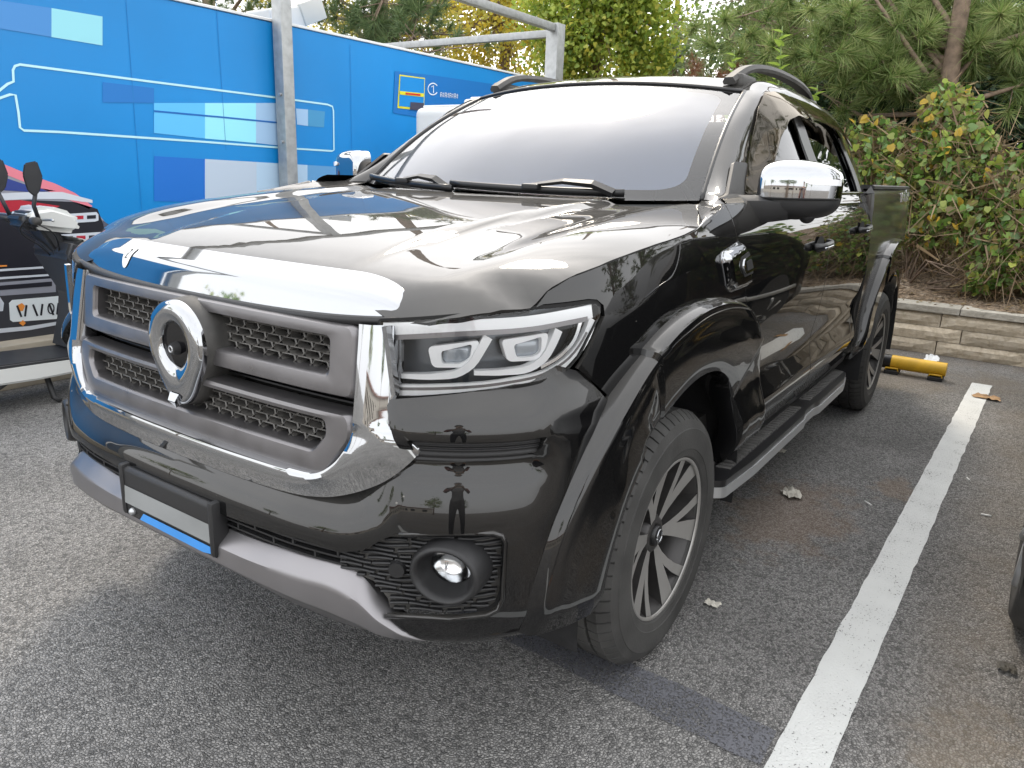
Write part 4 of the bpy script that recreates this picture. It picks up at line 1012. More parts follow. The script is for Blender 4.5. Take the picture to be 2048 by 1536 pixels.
# ---- door handles
for di,(xa,xb,zz) in enumerate(((-1.14,-1.345,1.155),(-1.98,-2.185,1.185))):
    for s in (1,-1):
        path=[]
        for t in np.linspace(0,1,14):
            x=xa+(xb-xa)*t;y=float(UP(np.array(ux(x)),np.array(zz))[1]);path.append((x,s*(y+.006+.030*min(1,4*t*(1-t)*1.6)),zz+.008*t))
        V,F=sweep(path,[(-.007,-.012),(-.009,.0),(-.006,.013),(.004,.015),(.008,0),(.004,-.014)]);h=mo('door_handle',V,F,BLKS,(door_f if di==0 else door_r)[0 if s>0 else 1])
        V,F=sweep([(p[0],p[1]+s*.006,p[2]-.004) for p in path[2:-2]],[(-.003,-.004),(-.003,.004),(.003,.004),(.003,-.004)]);mo('chrome_insert',V,F,CHROME,h)
        xm=(xa+xb)/2;y=float(UP(np.array(ux(xm)),np.array(zz))[1])
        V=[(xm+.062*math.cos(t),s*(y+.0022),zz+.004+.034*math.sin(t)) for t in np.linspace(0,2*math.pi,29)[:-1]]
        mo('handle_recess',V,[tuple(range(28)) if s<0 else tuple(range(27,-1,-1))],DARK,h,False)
# ---- chrome fender vent
def vent(s):
    L0=[(-.135,1.20),(-.285,1.222),(-.352,1.115),(-.362,1.085),(-.205,1.082),(-.17,1.10),(-.128,1.175)]
    fn=lambda u,z:UP(np.asarray(u,float)*(1 if s>0 else -1),z)
    q=rnd([(ux(x),z) for x,z in L0],.012)
    qd_=resamp(q,.006)
    def vo(u,z):
        Q=np.stack([u,z],-1);d=np.sqrt(((Q[:,None,:]-qd_[None])**2).sum(-1).min(1));return .003+.022*np.clip(d/.018,0,1)
    v=patch('fender_vent',fn,q,CHROME,T,step=.006,offn=vo,rim=.006,flip=s<0)
    q2=rnd([(ux(x),z) for x,z in [(-.222,1.178),(-.296,1.190),(-.338,1.126),(-.255,1.122),(-.214,1.158)]],.008);patch('vent_inset',fn,q2,DARK,v,step=.02,off=.0265,rim=.002,flip=s<0)
    q3=rnd([(ux(x),z) for x,z in [(-.235,1.172),(-.295,1.180),(-.325,1.135),(-.252,1.130),(-.228,1.15)]],.01);patch('vent_bezel',fn,q3,CHROME,v,step=.02,off=.032,rim=.008,flip=s<0)
    q4=rnd([(ux(x),z) for x,z in [(-.250,1.164),(-.294,1.170),(-.315,1.143),(-.258,1.139)]],.006);patch('vent_slot',fn,q4,DARK,v,step=.02,off=.0335,rim=.002,flip=s<0)
for s in (1,-1):vent(s)
# ================================================================== setting
def ray(px,py):return (CF+CR*((px-1024)/FPX)-CU*((py-768)/FPX))
def atx(px,py,x):d=ray(px,py);return CAMP+d*((x-CAMP.x)/d.x)
def aty(px,py,y):d=ray(px,py);return CAMP+d*((y-CAMP.y)/d.y)
def atz(px,py,z):d=ray(px,py);return CAMP+d*((z-CAMP.z)/d.z)
rng=np.random.default_rng(7);random.seed(7)
# ---- asphalt
def asphalt():
    m,n,p,out=new_mat('asphalt');L=n.links.new;N=n.nodes.new
    tc=N('ShaderNodeTexCoord')
    def noise(s,d=5,r=.6):
        q=N('ShaderNodeTexNoise');q.inputs['Scale'].default_value=s;q.inputs['Detail'].default_value=d;q.inputs['Roughness'].default_value=r;L(tc.outputs['Object'],q.inputs['Vector']);return q
    wob=noise(60,2);vadd=N('ShaderNodeMixRGB');vadd.blend_type='ADD';vadd.inputs['Fac'].default_value=.010;L(tc.outputs['Object'],vadd.inputs['Color1']);L(wob.outputs['Color'],vadd.inputs['Color2'])
    v=N('ShaderNodeTexVoronoi');v.inputs['Scale'].default_value=120;L(vadd.outputs[0],v.inputs['Vector'])
    e=N('ShaderNodeTexVoronoi');e.feature='DISTANCE_TO_EDGE';e.inputs['Scale'].default_value=120;L(vadd.outputs[0],e.inputs['Vector'])
    bw=N('ShaderNodeSeparateColor');L(v.outputs['Color'],bw.inputs[0])
    cr=N('ShaderNodeValToRGB');cr.color_ramp.elements[0].color=(.14,.138,.134,1);cr.color_ramp.elements[1].color=(.37,.36,.345,1);el=cr.color_ramp.elements.new(.55);el.color=(.315,.308,.297,1);L(bw.outputs[0],cr.inputs[0])
    gap=N('ShaderNodeMapRange');gap.inputs[1].default_value=.0;gap.inputs[2].default_value=.16;gap.inputs[3].default_value=.35;gap.inputs[4].default_value=1;L(e.outputs['Distance'],gap.inputs[0])
    mul=N('ShaderNodeMixRGB');mul.blend_type='MULTIPLY';mul.inputs['Fac'].default_value=1;L(cr.outputs[0],mul.inputs['Color1']);L(gap.outputs[0],mul.inputs['Color2'])
    # broad tonal patches and dust
    big=noise(.9,6,.65);br=N('ShaderNodeMapRange');br.inputs[1].default_value=.3;br.inputs[2].default_value=.7;br.inputs[3].default_value=.72;br.inputs[4].default_value=1.32;L(big.outputs[0],br.inputs[0])
    m2=N('ShaderNodeMixRGB');m2.blend_type='MULTIPLY';m2.inputs['Fac'].default_value=1;L(mul.outputs[0],m2.inputs['Color1']);L(br.outputs[0],m2.inputs['Color2'])
    col=m2.outputs[0]
    # brown dust increasing towards the retaining wall and the neighbouring bay
    sx=N('ShaderNodeSeparateXYZ');L(tc.outputs['Object'],sx.inputs[0])
    def ramp(sock,a,b):
        q=N('ShaderNodeMapRange');q.interpolation_type='SMOOTHSTEP';q.inputs[1].default_value=a;q.inputs[2].default_value=b;L(sock,q.inputs[0]);return q.outputs[0]
    def math_(op,a,b):
        q=N('ShaderNodeMath');q.operation=op
        for i,s in enumerate((a,b)):
            if isinstance(s,(int,float)):q.inputs[i].default_value=s
            else:L(s,q.inputs[i])
        return q.outputs[0]
    dn=noise(2.3,7,.7);dmask=ramp(dn.outputs[0],.40,.66)
    d1=math_('MULTIPLY',ramp(sx.outputs[0],-3.6,-4.7),.55);d2=math_('MULTIPLY',ramp(sx.outputs[1],1.45,1.75),.42)
    dd=math_('MULTIPLY',math_('MAXIMUM',d1,d2),math_('ADD',math_('MULTIPLY',dmask,.7),.3))
    def blend(fac,c):
        nonlocal col
        q=N('ShaderNodeMixRGB');L(fac,q.inputs['Fac']);L(col,q.inputs['Color1']);q.inputs['Color2'].default_value=c4(c);col=q.outputs[0]
    blend(dd,(.23,.185,.135))
    # stains with their own ragged outline: (x,y,radius,colour,strength)
    for X,Y,r,sy,c,st in ((-1.28,.98,.30,.55,(.27,.17,.10),.38),(-1.9,1.30,.12,.6,(.30,.2,.12),.35),(.62,.985,.07,1.,(.012,.012,.012),.9),(.70,.93,.035,1.,(.30,.22,.14),.6),(-.05,1.75,.18,.6,(.25,.2,.14),.3),(-4.2,.9,.5,1.,(.25,.20,.14),.35)):
        sb=N('ShaderNodeVectorMath');sb.operation='SUBTRACT';sb.inputs[1].default_value=(X,Y,0);L(tc.outputs['Object'],sb.inputs[0])
        sc=N('ShaderNodeVectorMath');sc.operation='MULTIPLY';sc.inputs[1].default_value=(sy,1,0);L(sb.outputs[0],sc.inputs[0])
        ln=N('ShaderNodeVectorMath');ln.operation='LENGTH';L(sc.outputs[0],ln.inputs[0])
        nn=noise(6/r*.3,5,.7);ad=math_('ADD',ln.outputs['Value'],math_('MULTIPLY',math_('SUBTRACT',nn.outputs[0],.5),r*2.2))
        blend(math_('MULTIPLY',ramp(ad,r,r*.45),st),c)
    L(col,p.inputs['Base Color']);p.inputs['Roughness'].default_value=.85;p.inputs['Specular IOR Level'].default_value=.35
    hh=math_('ADD',math_('MULTIPLY',math_('MINIMUM',e.outputs['Distance'],.35),1.6),math_('MULTIPLY',bw.outputs[1],.35))
    b=N('ShaderNodeBump');b.inputs['Strength'].default_value=1.0;b.inputs['Distance'].default_value=.0075;L(hh,b.inputs['Height']);L(b.outputs[0],p.inputs['Normal'])
    return m
ASPH=asphalt()
g=mo('ground',[(-300,-300,0),(300,-300,0),(300,300,0),(-300,300,0)],[(0,1,2,3)],ASPH);g['kind']='structure'
# ---- painted bay line
def paintmat(name,col,thr,soft,rough=.7):
    m,n,p,out=new_mat(name);L=n.links.new;N=n.nodes.new;tc=N('ShaderNodeTexCoord')
    v=N('ShaderNodeTexNoise');v.inputs['Scale'].default_value=150;v.inputs['Detail'].default_value=3;L(tc.outputs['Object'],v.inputs['Vector'])
    v2=N('ShaderNodeTexNoise');v2.inputs['Scale'].default_value=7;v2.inputs['Detail'].default_value=5;L(tc.outputs['Object'],v2.inputs['Vector'])
    ad=N('ShaderNodeMath');ad.operation='MULTIPLY_ADD';ad.inputs[1].default_value=.35;L(v2.outputs[0],ad.inputs[0]);L(v.outputs[0],ad.inputs[2])
    mr=N('ShaderNodeMapRange');mr.inputs[1].default_value=thr;mr.inputs[2].default_value=thr+soft;L(ad.outputs[0],mr.inputs[0])
    t=N('ShaderNodeBsdfTransparent');mx=N('ShaderNodeMixShader');L(mr.outputs[0],mx.inputs[0]);L(t.outputs[0],mx.inputs[1]);L(p.outputs[0],mx.inputs[2]);L(mx.outputs[0],out.inputs[0])
    cc=N('ShaderNodeMixRGB');cc.inputs['Color1'].default_value=c4([q*.78 for q in col]);cc.inputs['Color2'].default_value=c4(col);L(v2.outputs[0],cc.inputs['Fac']);L(cc.outputs[0],p.inputs['Base Color']);p.inputs['Roughness'].default_value=rough
    b=N('ShaderNodeBump');b.inputs['Strength'].default_value=.7;b.inputs['Distance'].default_value=.004;L(v.outputs[0],b.inputs['Height']);L(b.outputs[0],p.inputs['Normal'])
    return m
def strip(name,x0,x1,yf,w,mat,z,jag=.006,n=160):
    V=[];F=[]
    for i in range(n+1):
        x=x0+(x1-x0)*i/n;y=yf(x);a=noise.noise((x*9,3.1,0))*jag+noise.noise((x*40,7.1,0))*jag*.5;b=noise.noise((x*9,9.1,0))*jag+noise.noise((x*40,1.1,0))*jag*.5
        V+=[(x,y+a,z),(x,y+w+b,z)]
    F=[(2*i,2*i+1,2*i+3,2*i+2) for i in range(n)];o=mo(name,V,[f[::-1] for f in F],mat);o['kind']='structure';return o
strip('bay_line_paint',-4.52,4.5,lambda x:1.334-.0186*x,.130,paintmat('road_paint_white',(.68,.69,.67),.46,.05),.004)
V=[];F=[]
for i in range(61):
    y=.30+(1.318-.30)*i/60;a=noise.noise((y*8,2.2,0))*.012;b=noise.noise((y*8,8.2,0))*.012;xc=.165+.055*(y-.7)
    V+=[(xc-.075+a,y,.004),(xc+.078+b,y,.004)]
o=mo('painted_over_line',V,[(2*i,2*i+2,2*i+3,2*i+1) for i in range(60)][:],paintmat('grey_cover_paint',(.135,.138,.155),.50,.22),None);o['kind']='structure'
for p_ in o.data.polygons:pass
o.data.flip_normals()
# ---- retaining wall of split-face blocks
def stone_mat(name,c1,c2,c3,sc):
    m,n,p,out=new_mat(name);L=n.links.new;N=n.nodes.new;tc=N('ShaderNodeTexCoord');oi=N('ShaderNodeObjectInfo')
    va=N('ShaderNodeVectorMath');va.operation='ADD';L(tc.outputs['Object'],va.inputs[0]);L(oi.outputs['Location'],va.inputs[1])
    nz=N('ShaderNodeTexNoise');nz.inputs['Scale'].default_value=sc;nz.inputs['Detail'].default_value=8;nz.inputs['Roughness'].default_value=.68;L(va.outputs[0],nz.inputs['Vector'])
    mpg=N('ShaderNodeMapping');mpg.inputs['Scale'].default_value=(1,1,1.6);L(va.outputs[0],mpg.inputs[0]);n2=N('ShaderNodeTexNoise');n2.inputs['Scale'].default_value=sc*.55;n2.inputs['Detail'].default_value=5;L(mpg.outputs[0],n2.inputs['Vector'])
    cr=N('ShaderNodeValToRGB');cr.color_ramp.elements[0].color=c4(c1);cr.color_ramp.elements[1].color=c4(c3);cr.color_ramp.elements[0].position=.32;cr.color_ramp.elements[1].position=.70;e=cr.color_ramp.elements.new(.5);e.color=c4(c2);L(nz.outputs[0],cr.inputs[0])
    hv=N('ShaderNodeHueSaturation');mr=N('ShaderNodeMapRange');mr.inputs[3].default_value=.85;mr.inputs[4].default_value=1.15;L(oi.outputs['Random'],mr.inputs[0]);L(mr.outputs[0],hv.inputs['Value']);L(cr.outputs[0],hv.inputs['Color']);L(hv.outputs[0],p.inputs['Base Color']);p.inputs['Roughness'].default_value=.9
    mxh=N('ShaderNodeMath');mxh.operation='ADD';L(nz.outputs[0],mxh.inputs[0]);L(n2.outputs[0],mxh.inputs[1]);b=N('ShaderNodeBump');b.inputs['Strength'].default_value=.8;b.inputs['Distance'].default_value=.014;L(mxh.outputs[0],b.inputs['Height']);L(b.outputs[0],p.inputs['Normal'])
    return m
STONE=stone_mat('split_stone',(.42,.35,.25),(.56,.48,.365),(.64,.57,.46),24);CAPM=stone_mat('cap_stone_mat',(.33,.30,.25),(.42,.39,.33),(.50,.47,.41),22)
wall=thing('retaining_wall','low tan split-face stone retaining wall with flat cap behind the bays','wall',(-5.42,0,0))
def block_mesh(w,h,seed):
    ny,nz_=7,4;V=[];F=[];r=random.Random(seed)
    for i in range(ny):
        for j in range(nz_):
            e=1 if 0<i<ny-1 and 0<j<nz_-1 else 0
            V.append((.004+e*(.010+.012*r.random()),-w/2+w*i/(ny-1),h*j/(nz_-1)))
    for i in range(ny-1):
        for j in range(nz_-1):F.append((i*nz_+j,(i+1)*nz_+j,(i+1)*nz_+j+1,i*nz_+j+1))
    b=len(V);V+=[(-.2,-w/2,0),(-.2,w/2,0),(-.2,w/2,h),(-.2,-w/2,h)]
    c=[0,(ny-1)*nz_,ny*nz_-1,nz_-1]
    F+=[(c[3],c[2],b+2,b+3),(c[1],b+1,b+2,c[2]),(b,c[0],c[3],b+3)]
    me=bpy.data.meshes.new('block');me.from_pydata(V,[],F);me.materials.append(STONE);return me
BW,BH=.652,.119
bms=[block_mesh(BW,BH-.004,k) for k in range(6)]
for r_ in range(3):
    y=-3.3+(.25 if r_%2 else .08)
    while y<6:
        o=bpy.data.objects.new('block',random.choice(bms));link(o,wall);o.location=(random.uniform(-.004,.004),y,r_*BH+.002);y+=BW+.008
y=-3.3;cm=bpy.data.meshes.new('cap_stone');bm=bmesh.new();bevel_box(bm,-.24,.030,-.497,.497,0,.058,.008,2);bm.to_mesh(cm);bm.free();cm.materials.append(CAPM)
while y<6:
    o=bpy.data.objects.new('cap_stone',cm);link(o,wall);o.location=(random.uniform(-.003,.003),y,3*BH+.003+random.uniform(0,.003));y+=1.0
# tar joint along the wall foot
strip2=[];
tar=simple('tar',(.02,.02,.021),.7,bump=.6,bscale=90)
V=[];F=[]
for i in range(120):
    y=-3.3+9.3*i/119;a=.05+.03*noise.noise((y*5,0,4));V+=[(-5.40,y,.028),(-5.36+a*.4,y,.016),(-5.34+a,y,.002)]
F=[(3*i+k,3*i+k+1,3*i+3+k+1,3*i+3+k) for i in range(119) for k in range(2)];o=mo('tar_joint',V,[f for f in F],tar,wall)
# ---- embankment
def hgt(x,y):
    d=-5.6-x;h=.40+.10*sstep(0,.8,d)+.75*sstep(.5,2.8,d)+.65*sstep(2.5,6,d)
    return float(h)+.10*noise.noise((x*.9,y*.9,1.3))+.03*noise.noise((x*4,y*4,2.3))
def dirtmat():
    m,n,p,out=new_mat('dirt');L=n.links.new;N=n.nodes.new;tc=N('ShaderNodeTexCoord')
    a=N('ShaderNodeTexNoise');a.inputs['Scale'].default_value=5;a.inputs['Detail'].default_value=10;a.inputs['Roughness'].default_value=.75;L(tc.outputs['Object'],a.inputs['Vector'])
    cr=N('ShaderNodeValToRGB');E=cr.color_ramp.elements;E[0].position=.3;E[0].color=(.10,.065,.04,1);E[1].position=.72;E[1].color=(.42,.36,.29,1);q=E.new(.5);q.color=(.26,.19,.125,1);L(a.outputs[0],cr.inputs[0])
    v=N('ShaderNodeTexVoronoi');v.inputs['Scale'].default_value=40;L(tc.outputs['Object'],v.inputs['Vector']);s=N('ShaderNodeSeparateColor');L(v.outputs['Color'],s.inputs[0])
    mx=N('ShaderNodeMixRGB');mx.blend_type='OVERLAY';mx.inputs['Fac'].default_value=.5;L(cr.outputs[0],mx.inputs['Color1']);L(s.outputs[0],mx.inputs['Color2']);L(mx.outputs[0],p.inputs['Base Color']);p.inputs['Roughness'].default_value=.95
    b=N('ShaderNodeBump');b.inputs['Strength'].default_value=.8;b.inputs['Distance'].default_value=.03;L(v.outputs['Distance'],b.inputs['Height']);L(b.outputs[0],p.inputs['Normal']);return m
DIRT=dirtmat()
xs=np.r_[np.linspace(-5.5,-9,40),np.linspace(-9.3,-40,30)];ys=np.linspace(-30,22,150)
V=[(x,y,hgt(x,y)) for x in xs for y in ys];nb=len(ys);F=[(i*nb+j,i*nb+j+1,(i+1)*nb+j+1,(i+1)*nb+j) for i in range(len(xs)-1) for j in range(nb-1)]
o=mo('embankment',V,[f[::-1] for f in F],DIRT);o['kind']='structure'
# ---- yellow wheel stop
def wheel_stop(name,label,y0,y1,xc):
    t=thing(name,label,'wheel stop',(xc,y0,0))
    V,F=tube([(0,0,.085),(0,y1-y0,.085)],.052,24);b=mo('bar',V,F,YEL,t);hard(b,40)
    for a,c in ((.0,.10),(.30,.42)):
        V,F=tube([(0,a,.085),(0,c,.085)],.0535,24,cap=False);mo('black_band',V,F,BLKS,b)
    for y in (.12,y1-y0-.06,y1-y0-.36):
        V,F=tube([(.055,y-.045,.02),(.055,y-.04,.045),(.05,y+.04,.045),(.055,y+.045,.02)],.007,8);mo('foot_loop',V,F,YEL,t)
        bm=bmesh.new();bevel_box(bm,-.06,.07,y-.05,y+.05,0,.03,.005);bmo('foot_plate',bm,tar,t)
    return t
p0=atz(1885,765,0)
wheel_stop('wheel_stop','round yellow tubular wheel stop on the asphalt behind the rear wheel',.45,1.245,-4.44)
# ================================================================== blue board, posts, scooter, containers
BY=-3.5
def ob(px,py,d=0.):      # point on the board plane seen at a photo pixel, d metres proud of it
    p=aty(px,py,BY+d);return (p.x,p.y,p.z)
board=thing('billboard','long bright blue printed board with thin white outline frame and red car picture','billboard',(-2.5,BY,0))
bx_=-2.5
def bq(name,pts,mat,d=.003,par=None):
    V=[ob(x,y,d) for x,y in pts];V=[(v[0]-bx_,v[1]-BY,v[2]) for v in V]
    o=mo(name,V,[tuple(range(len(V)))],mat,par or board,False)
    if o.data.polygons[0].normal.y<0:o.data.flip_normals()
    return o
def flat(name,c,r=.45,**k):return MATS.get(name) or simple(name,c,r,**k)
BLUE=simple('print_blue',(.004,.245,.64),.42,var=.10,vscale=.7)
ZT=2.425
for x0,x1 in ((2.6,-2.252),(-2.258,-6.6)):
    xa,xb=min(x0,x1)-bx_,max(x0,x1)-bx_
    pn=box('board_panel',xa,xb,-.05,0,.34,ZT,BLUE,board,b=.004,seg=1)
    box('white_edge',xa,xb,-.06,.012,ZT+.002,ZT+.022,flat('edge_white',(.75,.77,.78)),board,b=.003,seg=1)
box('board_plinth',-6.4-bx_,2.6-bx_,-.35,.16,.0,.27,simple('plinth_concrete',(.42,.37,.29),.85,bump=.5,bscale=40,var=.15),board,b=.01)
LB=flat('print_pale_line',(.50,.82,.88),.5)
def bline(pts,w,mat=LB,name='outline_print',d=.004):
    P=[ob(x,y,d) for x,y in pts];V=[];F=[]
    for i,p in enumerate(P):
        a=Vector(P[max(0,i-1)]);b=Vector(P[min(len(P)-1,i+1)]);t=(b-a).normalized();n_=Vector((-t.z,0,t.x))
        V+=[tuple(Vector(p)+n_*w/2-Vector((bx_,BY,0))),tuple(Vector(p)-n_*w/2-Vector((bx_,BY,0)))]
    F=[(2*i,2*i+1,2*i+3,2*i+2) for i in range(len(P)-1)];o=mo(name,V,F,mat,board,False)
    if o.data.polygons[0].normal.y<0:o.data.flip_normals()
    return o
bline([(-40,205),(0,180),(15,168),(27,163),(26,140),(30,132),(40,129),(300,163),(560,196),(655,209),(665,213),(667,222),(668,300),(664,302)],.014)
bline([(-40,215),(0,196),(20,189),(31,190),(37,225),(40,255),(48,261),(120,264),(400,283),(570,296),(664,302)],.014)
# pale lettering panels (illegible print)
for nm,c,pts in (('print_steel_blue',(.06,.26,.62),[(-6,0),(103,16),(103,74),(-6,56)]),('print_aqua',(.30,.70,.80),[(103,16),(205,33),(205,91),(103,74)]),
    ('print_deep_blue',(.01,.18,.55),[(205,164),(308,176),(308,206),(205,205)]),('print_light_blue',(.11,.52,.92),[(308,206),(410,206),(410,277),(308,266)]),('print_ice',(.32,.82,.95),[(410,206),(512,206),(512,286),(410,277)]),('print_grey_blue',(.36,.56,.80),[(512,206),(566,206),(566,292),(512,286)]),
    ('print_grey_blue',(.36,.56,.80),[(592,217),(616,219),(616,252),(594,249)]),('print_teal',(.06,.30,.55),[(616,219),(650,223),(648,255),(616,252)]),
    ('print_navy',(.008,.16,.60),[(308,312),(410,318),(410,405),(308,402)]),('print_silver',(.50,.60,.72),[(410,318),(513,324),(513,412),(410,408)]),('print_pale_silver',(.46,.64,.82),[(513,324),(615,330),(615,416),(513,412)]),('print_dusty_blue',(.13,.36,.65),[(615,330),(716,336),(716,418),(615,416)])):
    bq('printed_panel',pts,flat(nm,c,.5),.003)
bline([(308,222),(440,234),(563,246)],.012,flat('print_dark_line',(.005,.14,.50)),d=.005)
# seams between the printed sheets, with rivets
for a,b_ in (((252,0),(284,430)),((432,0),(452,300)),((700,90),(704,330))):
    bline([a,b_],.004,flat('seam_blue',(.004,.19,.52)),'sheet_seam',.0035)
# small notice with yellow border
bq('notice_back',[(790,142),(862,150),(985,168),(985,240),(858,238),(786,226)],flat('notice_blue',(.006,.17,.52)),.006)
bq('notice_border',[(799,149),(850,156),(848,222),(795,216)],flat('notice_yellow',(.75,.70,.03)),.009)
bq('notice_face',[(801,152),(849,158),(847,217),(798,212)],BLUE,.012)
bq('notice_band',[(800,182),(848,187),(847,194),(800,189)],flat('notice_yellow',(.75,.70,.03)),.015)
bq('notice_red_text',[(811,185),(841,188),(841,192),(811,189)],flat('notice_red',(.62,.03,.02)),.017)
bq('notice_dark_block',[(821,204),(848,206),(847,222),(820,219)],flat('notice_dark',(.06,.06,.10)),.015)
WHT=flat('print_white',(.80,.86,.88),.5)
bline([(866+10*math.cos(t),178+11.5*math.sin(t)) for t in np.linspace(.6,5.7,20)],.010,WHT,'ring_print',.010)
bline([(863,174),(867,171),(867,186)],.010,WHT,'numeral_print',.010)
# row of four characters under the numeral, drawn stroke by stroke
for k in range(4):
    x0=881+k*9.2;y0=185+k*.9
    for st in ([(0,0),(0,9)],[(0,0),(3,.3)],[(3,.3),(3,9.3)],[(0,4.5),(3,4.8)],[(4.5,2.5),(7.5,2.8)],[(6.6,0),(6.6,9.4)],[(4.5,6),(5.5,7)]):
        bline([(x0+a,y0+b) for a,b in st],.006,WHT,'character_stroke',.011)
# printed red / silver car
RED=flat('print_red',(.45,.02,.04),.45);BK=flat('print_black',(.018,.018,.026),.4);SIL=flat('print_chrome',(.62,.66,.72),.4);NAV=flat('print_indigo',(.035,.06,.26),.4);PINK=flat('print_pink',(.75,.22,.28),.45);GRY=flat('print_grey',(.30,.31,.36),.4);ORG=flat('print_orange',(.9,.32,.06),.4)
bq('print_bonnet',[(-60,300),(0,325),(60,352),(110,368),(150,388),(190,420),(215,450),(240,480),(250,500),(250,520),(-60,520)],GRY,.003)
bq('print_bonnet_sheen',[(-60,292),(0,325),(60,350),(110,367),(150,386),(185,412),(178,418),(130,396),(60,368),(0,345),(-60,318)],PINK,.005)
bq('print_bonnet_shade',[(-60,330),(0,352),(60,372),(112,382),(60,384),(0,380),(-60,376)],NAV,.005)
bq('print_bonnet_band',[(-60,390),(60,384),(125,384),(185,400),(185,406),(125,398),(60,398),(-60,404)],SIL,.006)
bq('print_grille',[(-60,404),(60,400),(150,404),(195,418),(208,452),(212,490),(206,530),(170,560),(-60,560)],BK,.005)
bq('print_red_shade',[(-60,404),(40,400),(120,412),(95,424),(40,420),(-60,440)],RED,.007)
for y0,y1,xa,xb in ((426,446,118,197),(466,486,122,205)):
    bq('print_chrome_bar',[(xa,y0+3),(xb-4,y0-2),(xb,y0+3),(xb,y1-5),(xb-6,y1-3),(xa,y1+2)],SIL,.008)
    for k in range(3):
        a=xa+6+k*25;bq('print_bar_slot',[(a,y0+7-k),(a+18,y0+6-k),(a+18,y1-7-k),(a,y1-6-k)],RED if k==1 else BK,.010)
bq('print_bumper',[(-60,540),(120,530),(150,540),(240,520),(250,560),(250,700),(-60,700)],flat('print_charcoal',(.045,.046,.055)),.004)
for yy in (540,556):bq('print_light_streak',[(-60,yy+2),(98,yy-8),(98,yy-4),(-60,yy+7)],SIL,.007)
bq('print_lower_lip',[(-60,662),(60,652),(135,640),(135,646),(60,660),(-60,672)],SIL,.007)
bq('print_air_intake',[(-60,570),(110,556),(112,584),(-60,596)],GRY,.006)
bq('print_intake_slot',[(-60,576),(104,563),(104,572),(-60,585)],BK,.008)
bq('print_streak_glow',[(-60,533),(14,530),(14,533),(-60,537)],ORG,.008)
bq('print_plate',[(18,606),(24,600),(140,590),(146,594),(146,632),(140,636),(26,644),(20,640)],WHT,.007)
for k in range(6):
    a=34+k*16;bline([(a+(3 if k%2 else 0),611-k),(a+(9 if k%2==0 else 0),634-k)],.012,BK,'print_plate_stroke',.009)
bline([(102+6*math.cos(t),617+10*math.sin(t)) for t in np.linspace(0,6.28,14)],.008,BK,'print_plate_stroke',.009)
bq('print_fog_glow',[(36,610),(44,606),(50,612),(46,622),(38,622)],ORG,.008);bq('print_fog_glow',[(38,646),(46,640),(52,646),(46,652)],ORG,.008)
bq('print_lamp',[(-60,600),(0,594),(8,606),(6,622),(-60,630)],SIL,.006)
bq('print_fender',[(205,440),(225,455),(238,485),(230,520),(215,500)],flat('print_fender_grey',(.10,.11,.15)),.006)
# ---- galvanised frame: posts and beams, each joint butted
fr=thing('steel_canopy_frame','galvanised square-tube frame with posts and top beams around the blue board','steel frame',(-2.34,BY,0))
def fb(name,x0,x1,y0,y1,z0,z1,par=fr):return box(name,x0+2.34,x1+2.34,y0-BY,y1-BY,z0,z1,STEELW,par,b=.006,seg=2)
HB=3.02
pst=fb('post',-2.29,-2.185,BY+.03,BY+.135,0,HB-.06);pst2=fb('post',-6.26,-6.10,BY+.0,BY+.16,0,HB+.03);fb('post',2.6,2.72,BY+.03,BY+.15,0,HB-.06)
fb('top_beam',-6.098,2.8,BY+.05,BY+.13,HB-.058,HB+.02)
fb('cross_beam',-6.22,-6.14,BY-6,BY-.002,HB-.11,HB-.03)
fb('cross_beam',-2.38,-2.30,BY-6,BY+.048,HB-.056,HB+.018)
for z in (1.55,1.9):
    bm=bmesh.new();bmesh.ops.create_cone(bm,cap_ends=True,segments=6,radius1=.012,radius2=.012,depth=.02);bmesh.ops.transform(bm,matrix=Matrix.Translation((-2.182+2.34+.008,BY+.1-BY,z))@Matrix.Rotation(R(90),4,'Y'),verts=bm.verts);bmo('bolt',bm,ALU,pst)
# white fixture above the board edge
fx=thing('white_fixture','tilted white housing showing above the board edge beside the left post','fixture',(-2.75,-4.1,2.42))
a=box('housing',-.22,.16,-.16,.16,.06,.24,WHITEP,fx,b=.02,seg=3);a.rotation_euler=(0,R(14),0)
box('lid',-.46,-.20,-.18,.18,.04,.22,simple('lid_grey_white',(.58,.58,.55),.5),fx,b=.01).rotation_euler=(0,R(24),0)
V,F=tube([(0,0,-2.42),(0,0,.10)],.03,10);mo('mast',V,F,STEELW,fx)
# ---- white plastic containers between truck and board
def container(name,label,x0,x1,y0,y1,z0,z1,b):
    t=thing(name,label,'container',((x0+x1)/2,(y0+y1)/2,z0),0,'white containers beyond the truck')
    w,d=(x1-x0)/2,(y1-y0)/2;bm=bmesh.new();bevel_box(bm,-w,w,-d,d,0,z1-z0,b,5);bmo('body',bm,WHITEP,t,True,autos=R(40))
    bm=bmesh.new();bevel_box(bm,-w*.9,w*.9,-d*.9,d*.9,z1-z0,z1-z0+.02,.01,2);bmo('lid',bm,WHITEP,t,True,autos=R(40))
    k=0
    for z in np.arange(.25,z1-z0-.1,.25):
        bm=bmesh.new();bevel_box(bm,-w-.012,w+.012,-d-.012,d+.012,z,z+.035,.012,2);bmo('rib',bm,WHITEP,t,True,autos=R(40))
    return t
container('white_container','big white rounded plastic container, lower one behind the windscreen edge',-4.2,-2.86,-2.75,-1.85,0,1.54,.10)
container('white_container','white rounded container with a ribbed body, middle one behind the windscreen edge',-4.2,-2.93,-2.7,-1.85,1.57,1.86,.07)
container('white_container','thin white slab-like container, topmost behind the windscreen edge',-4.6,-3.5,-2.65,-1.9,1.885,1.975,.035)
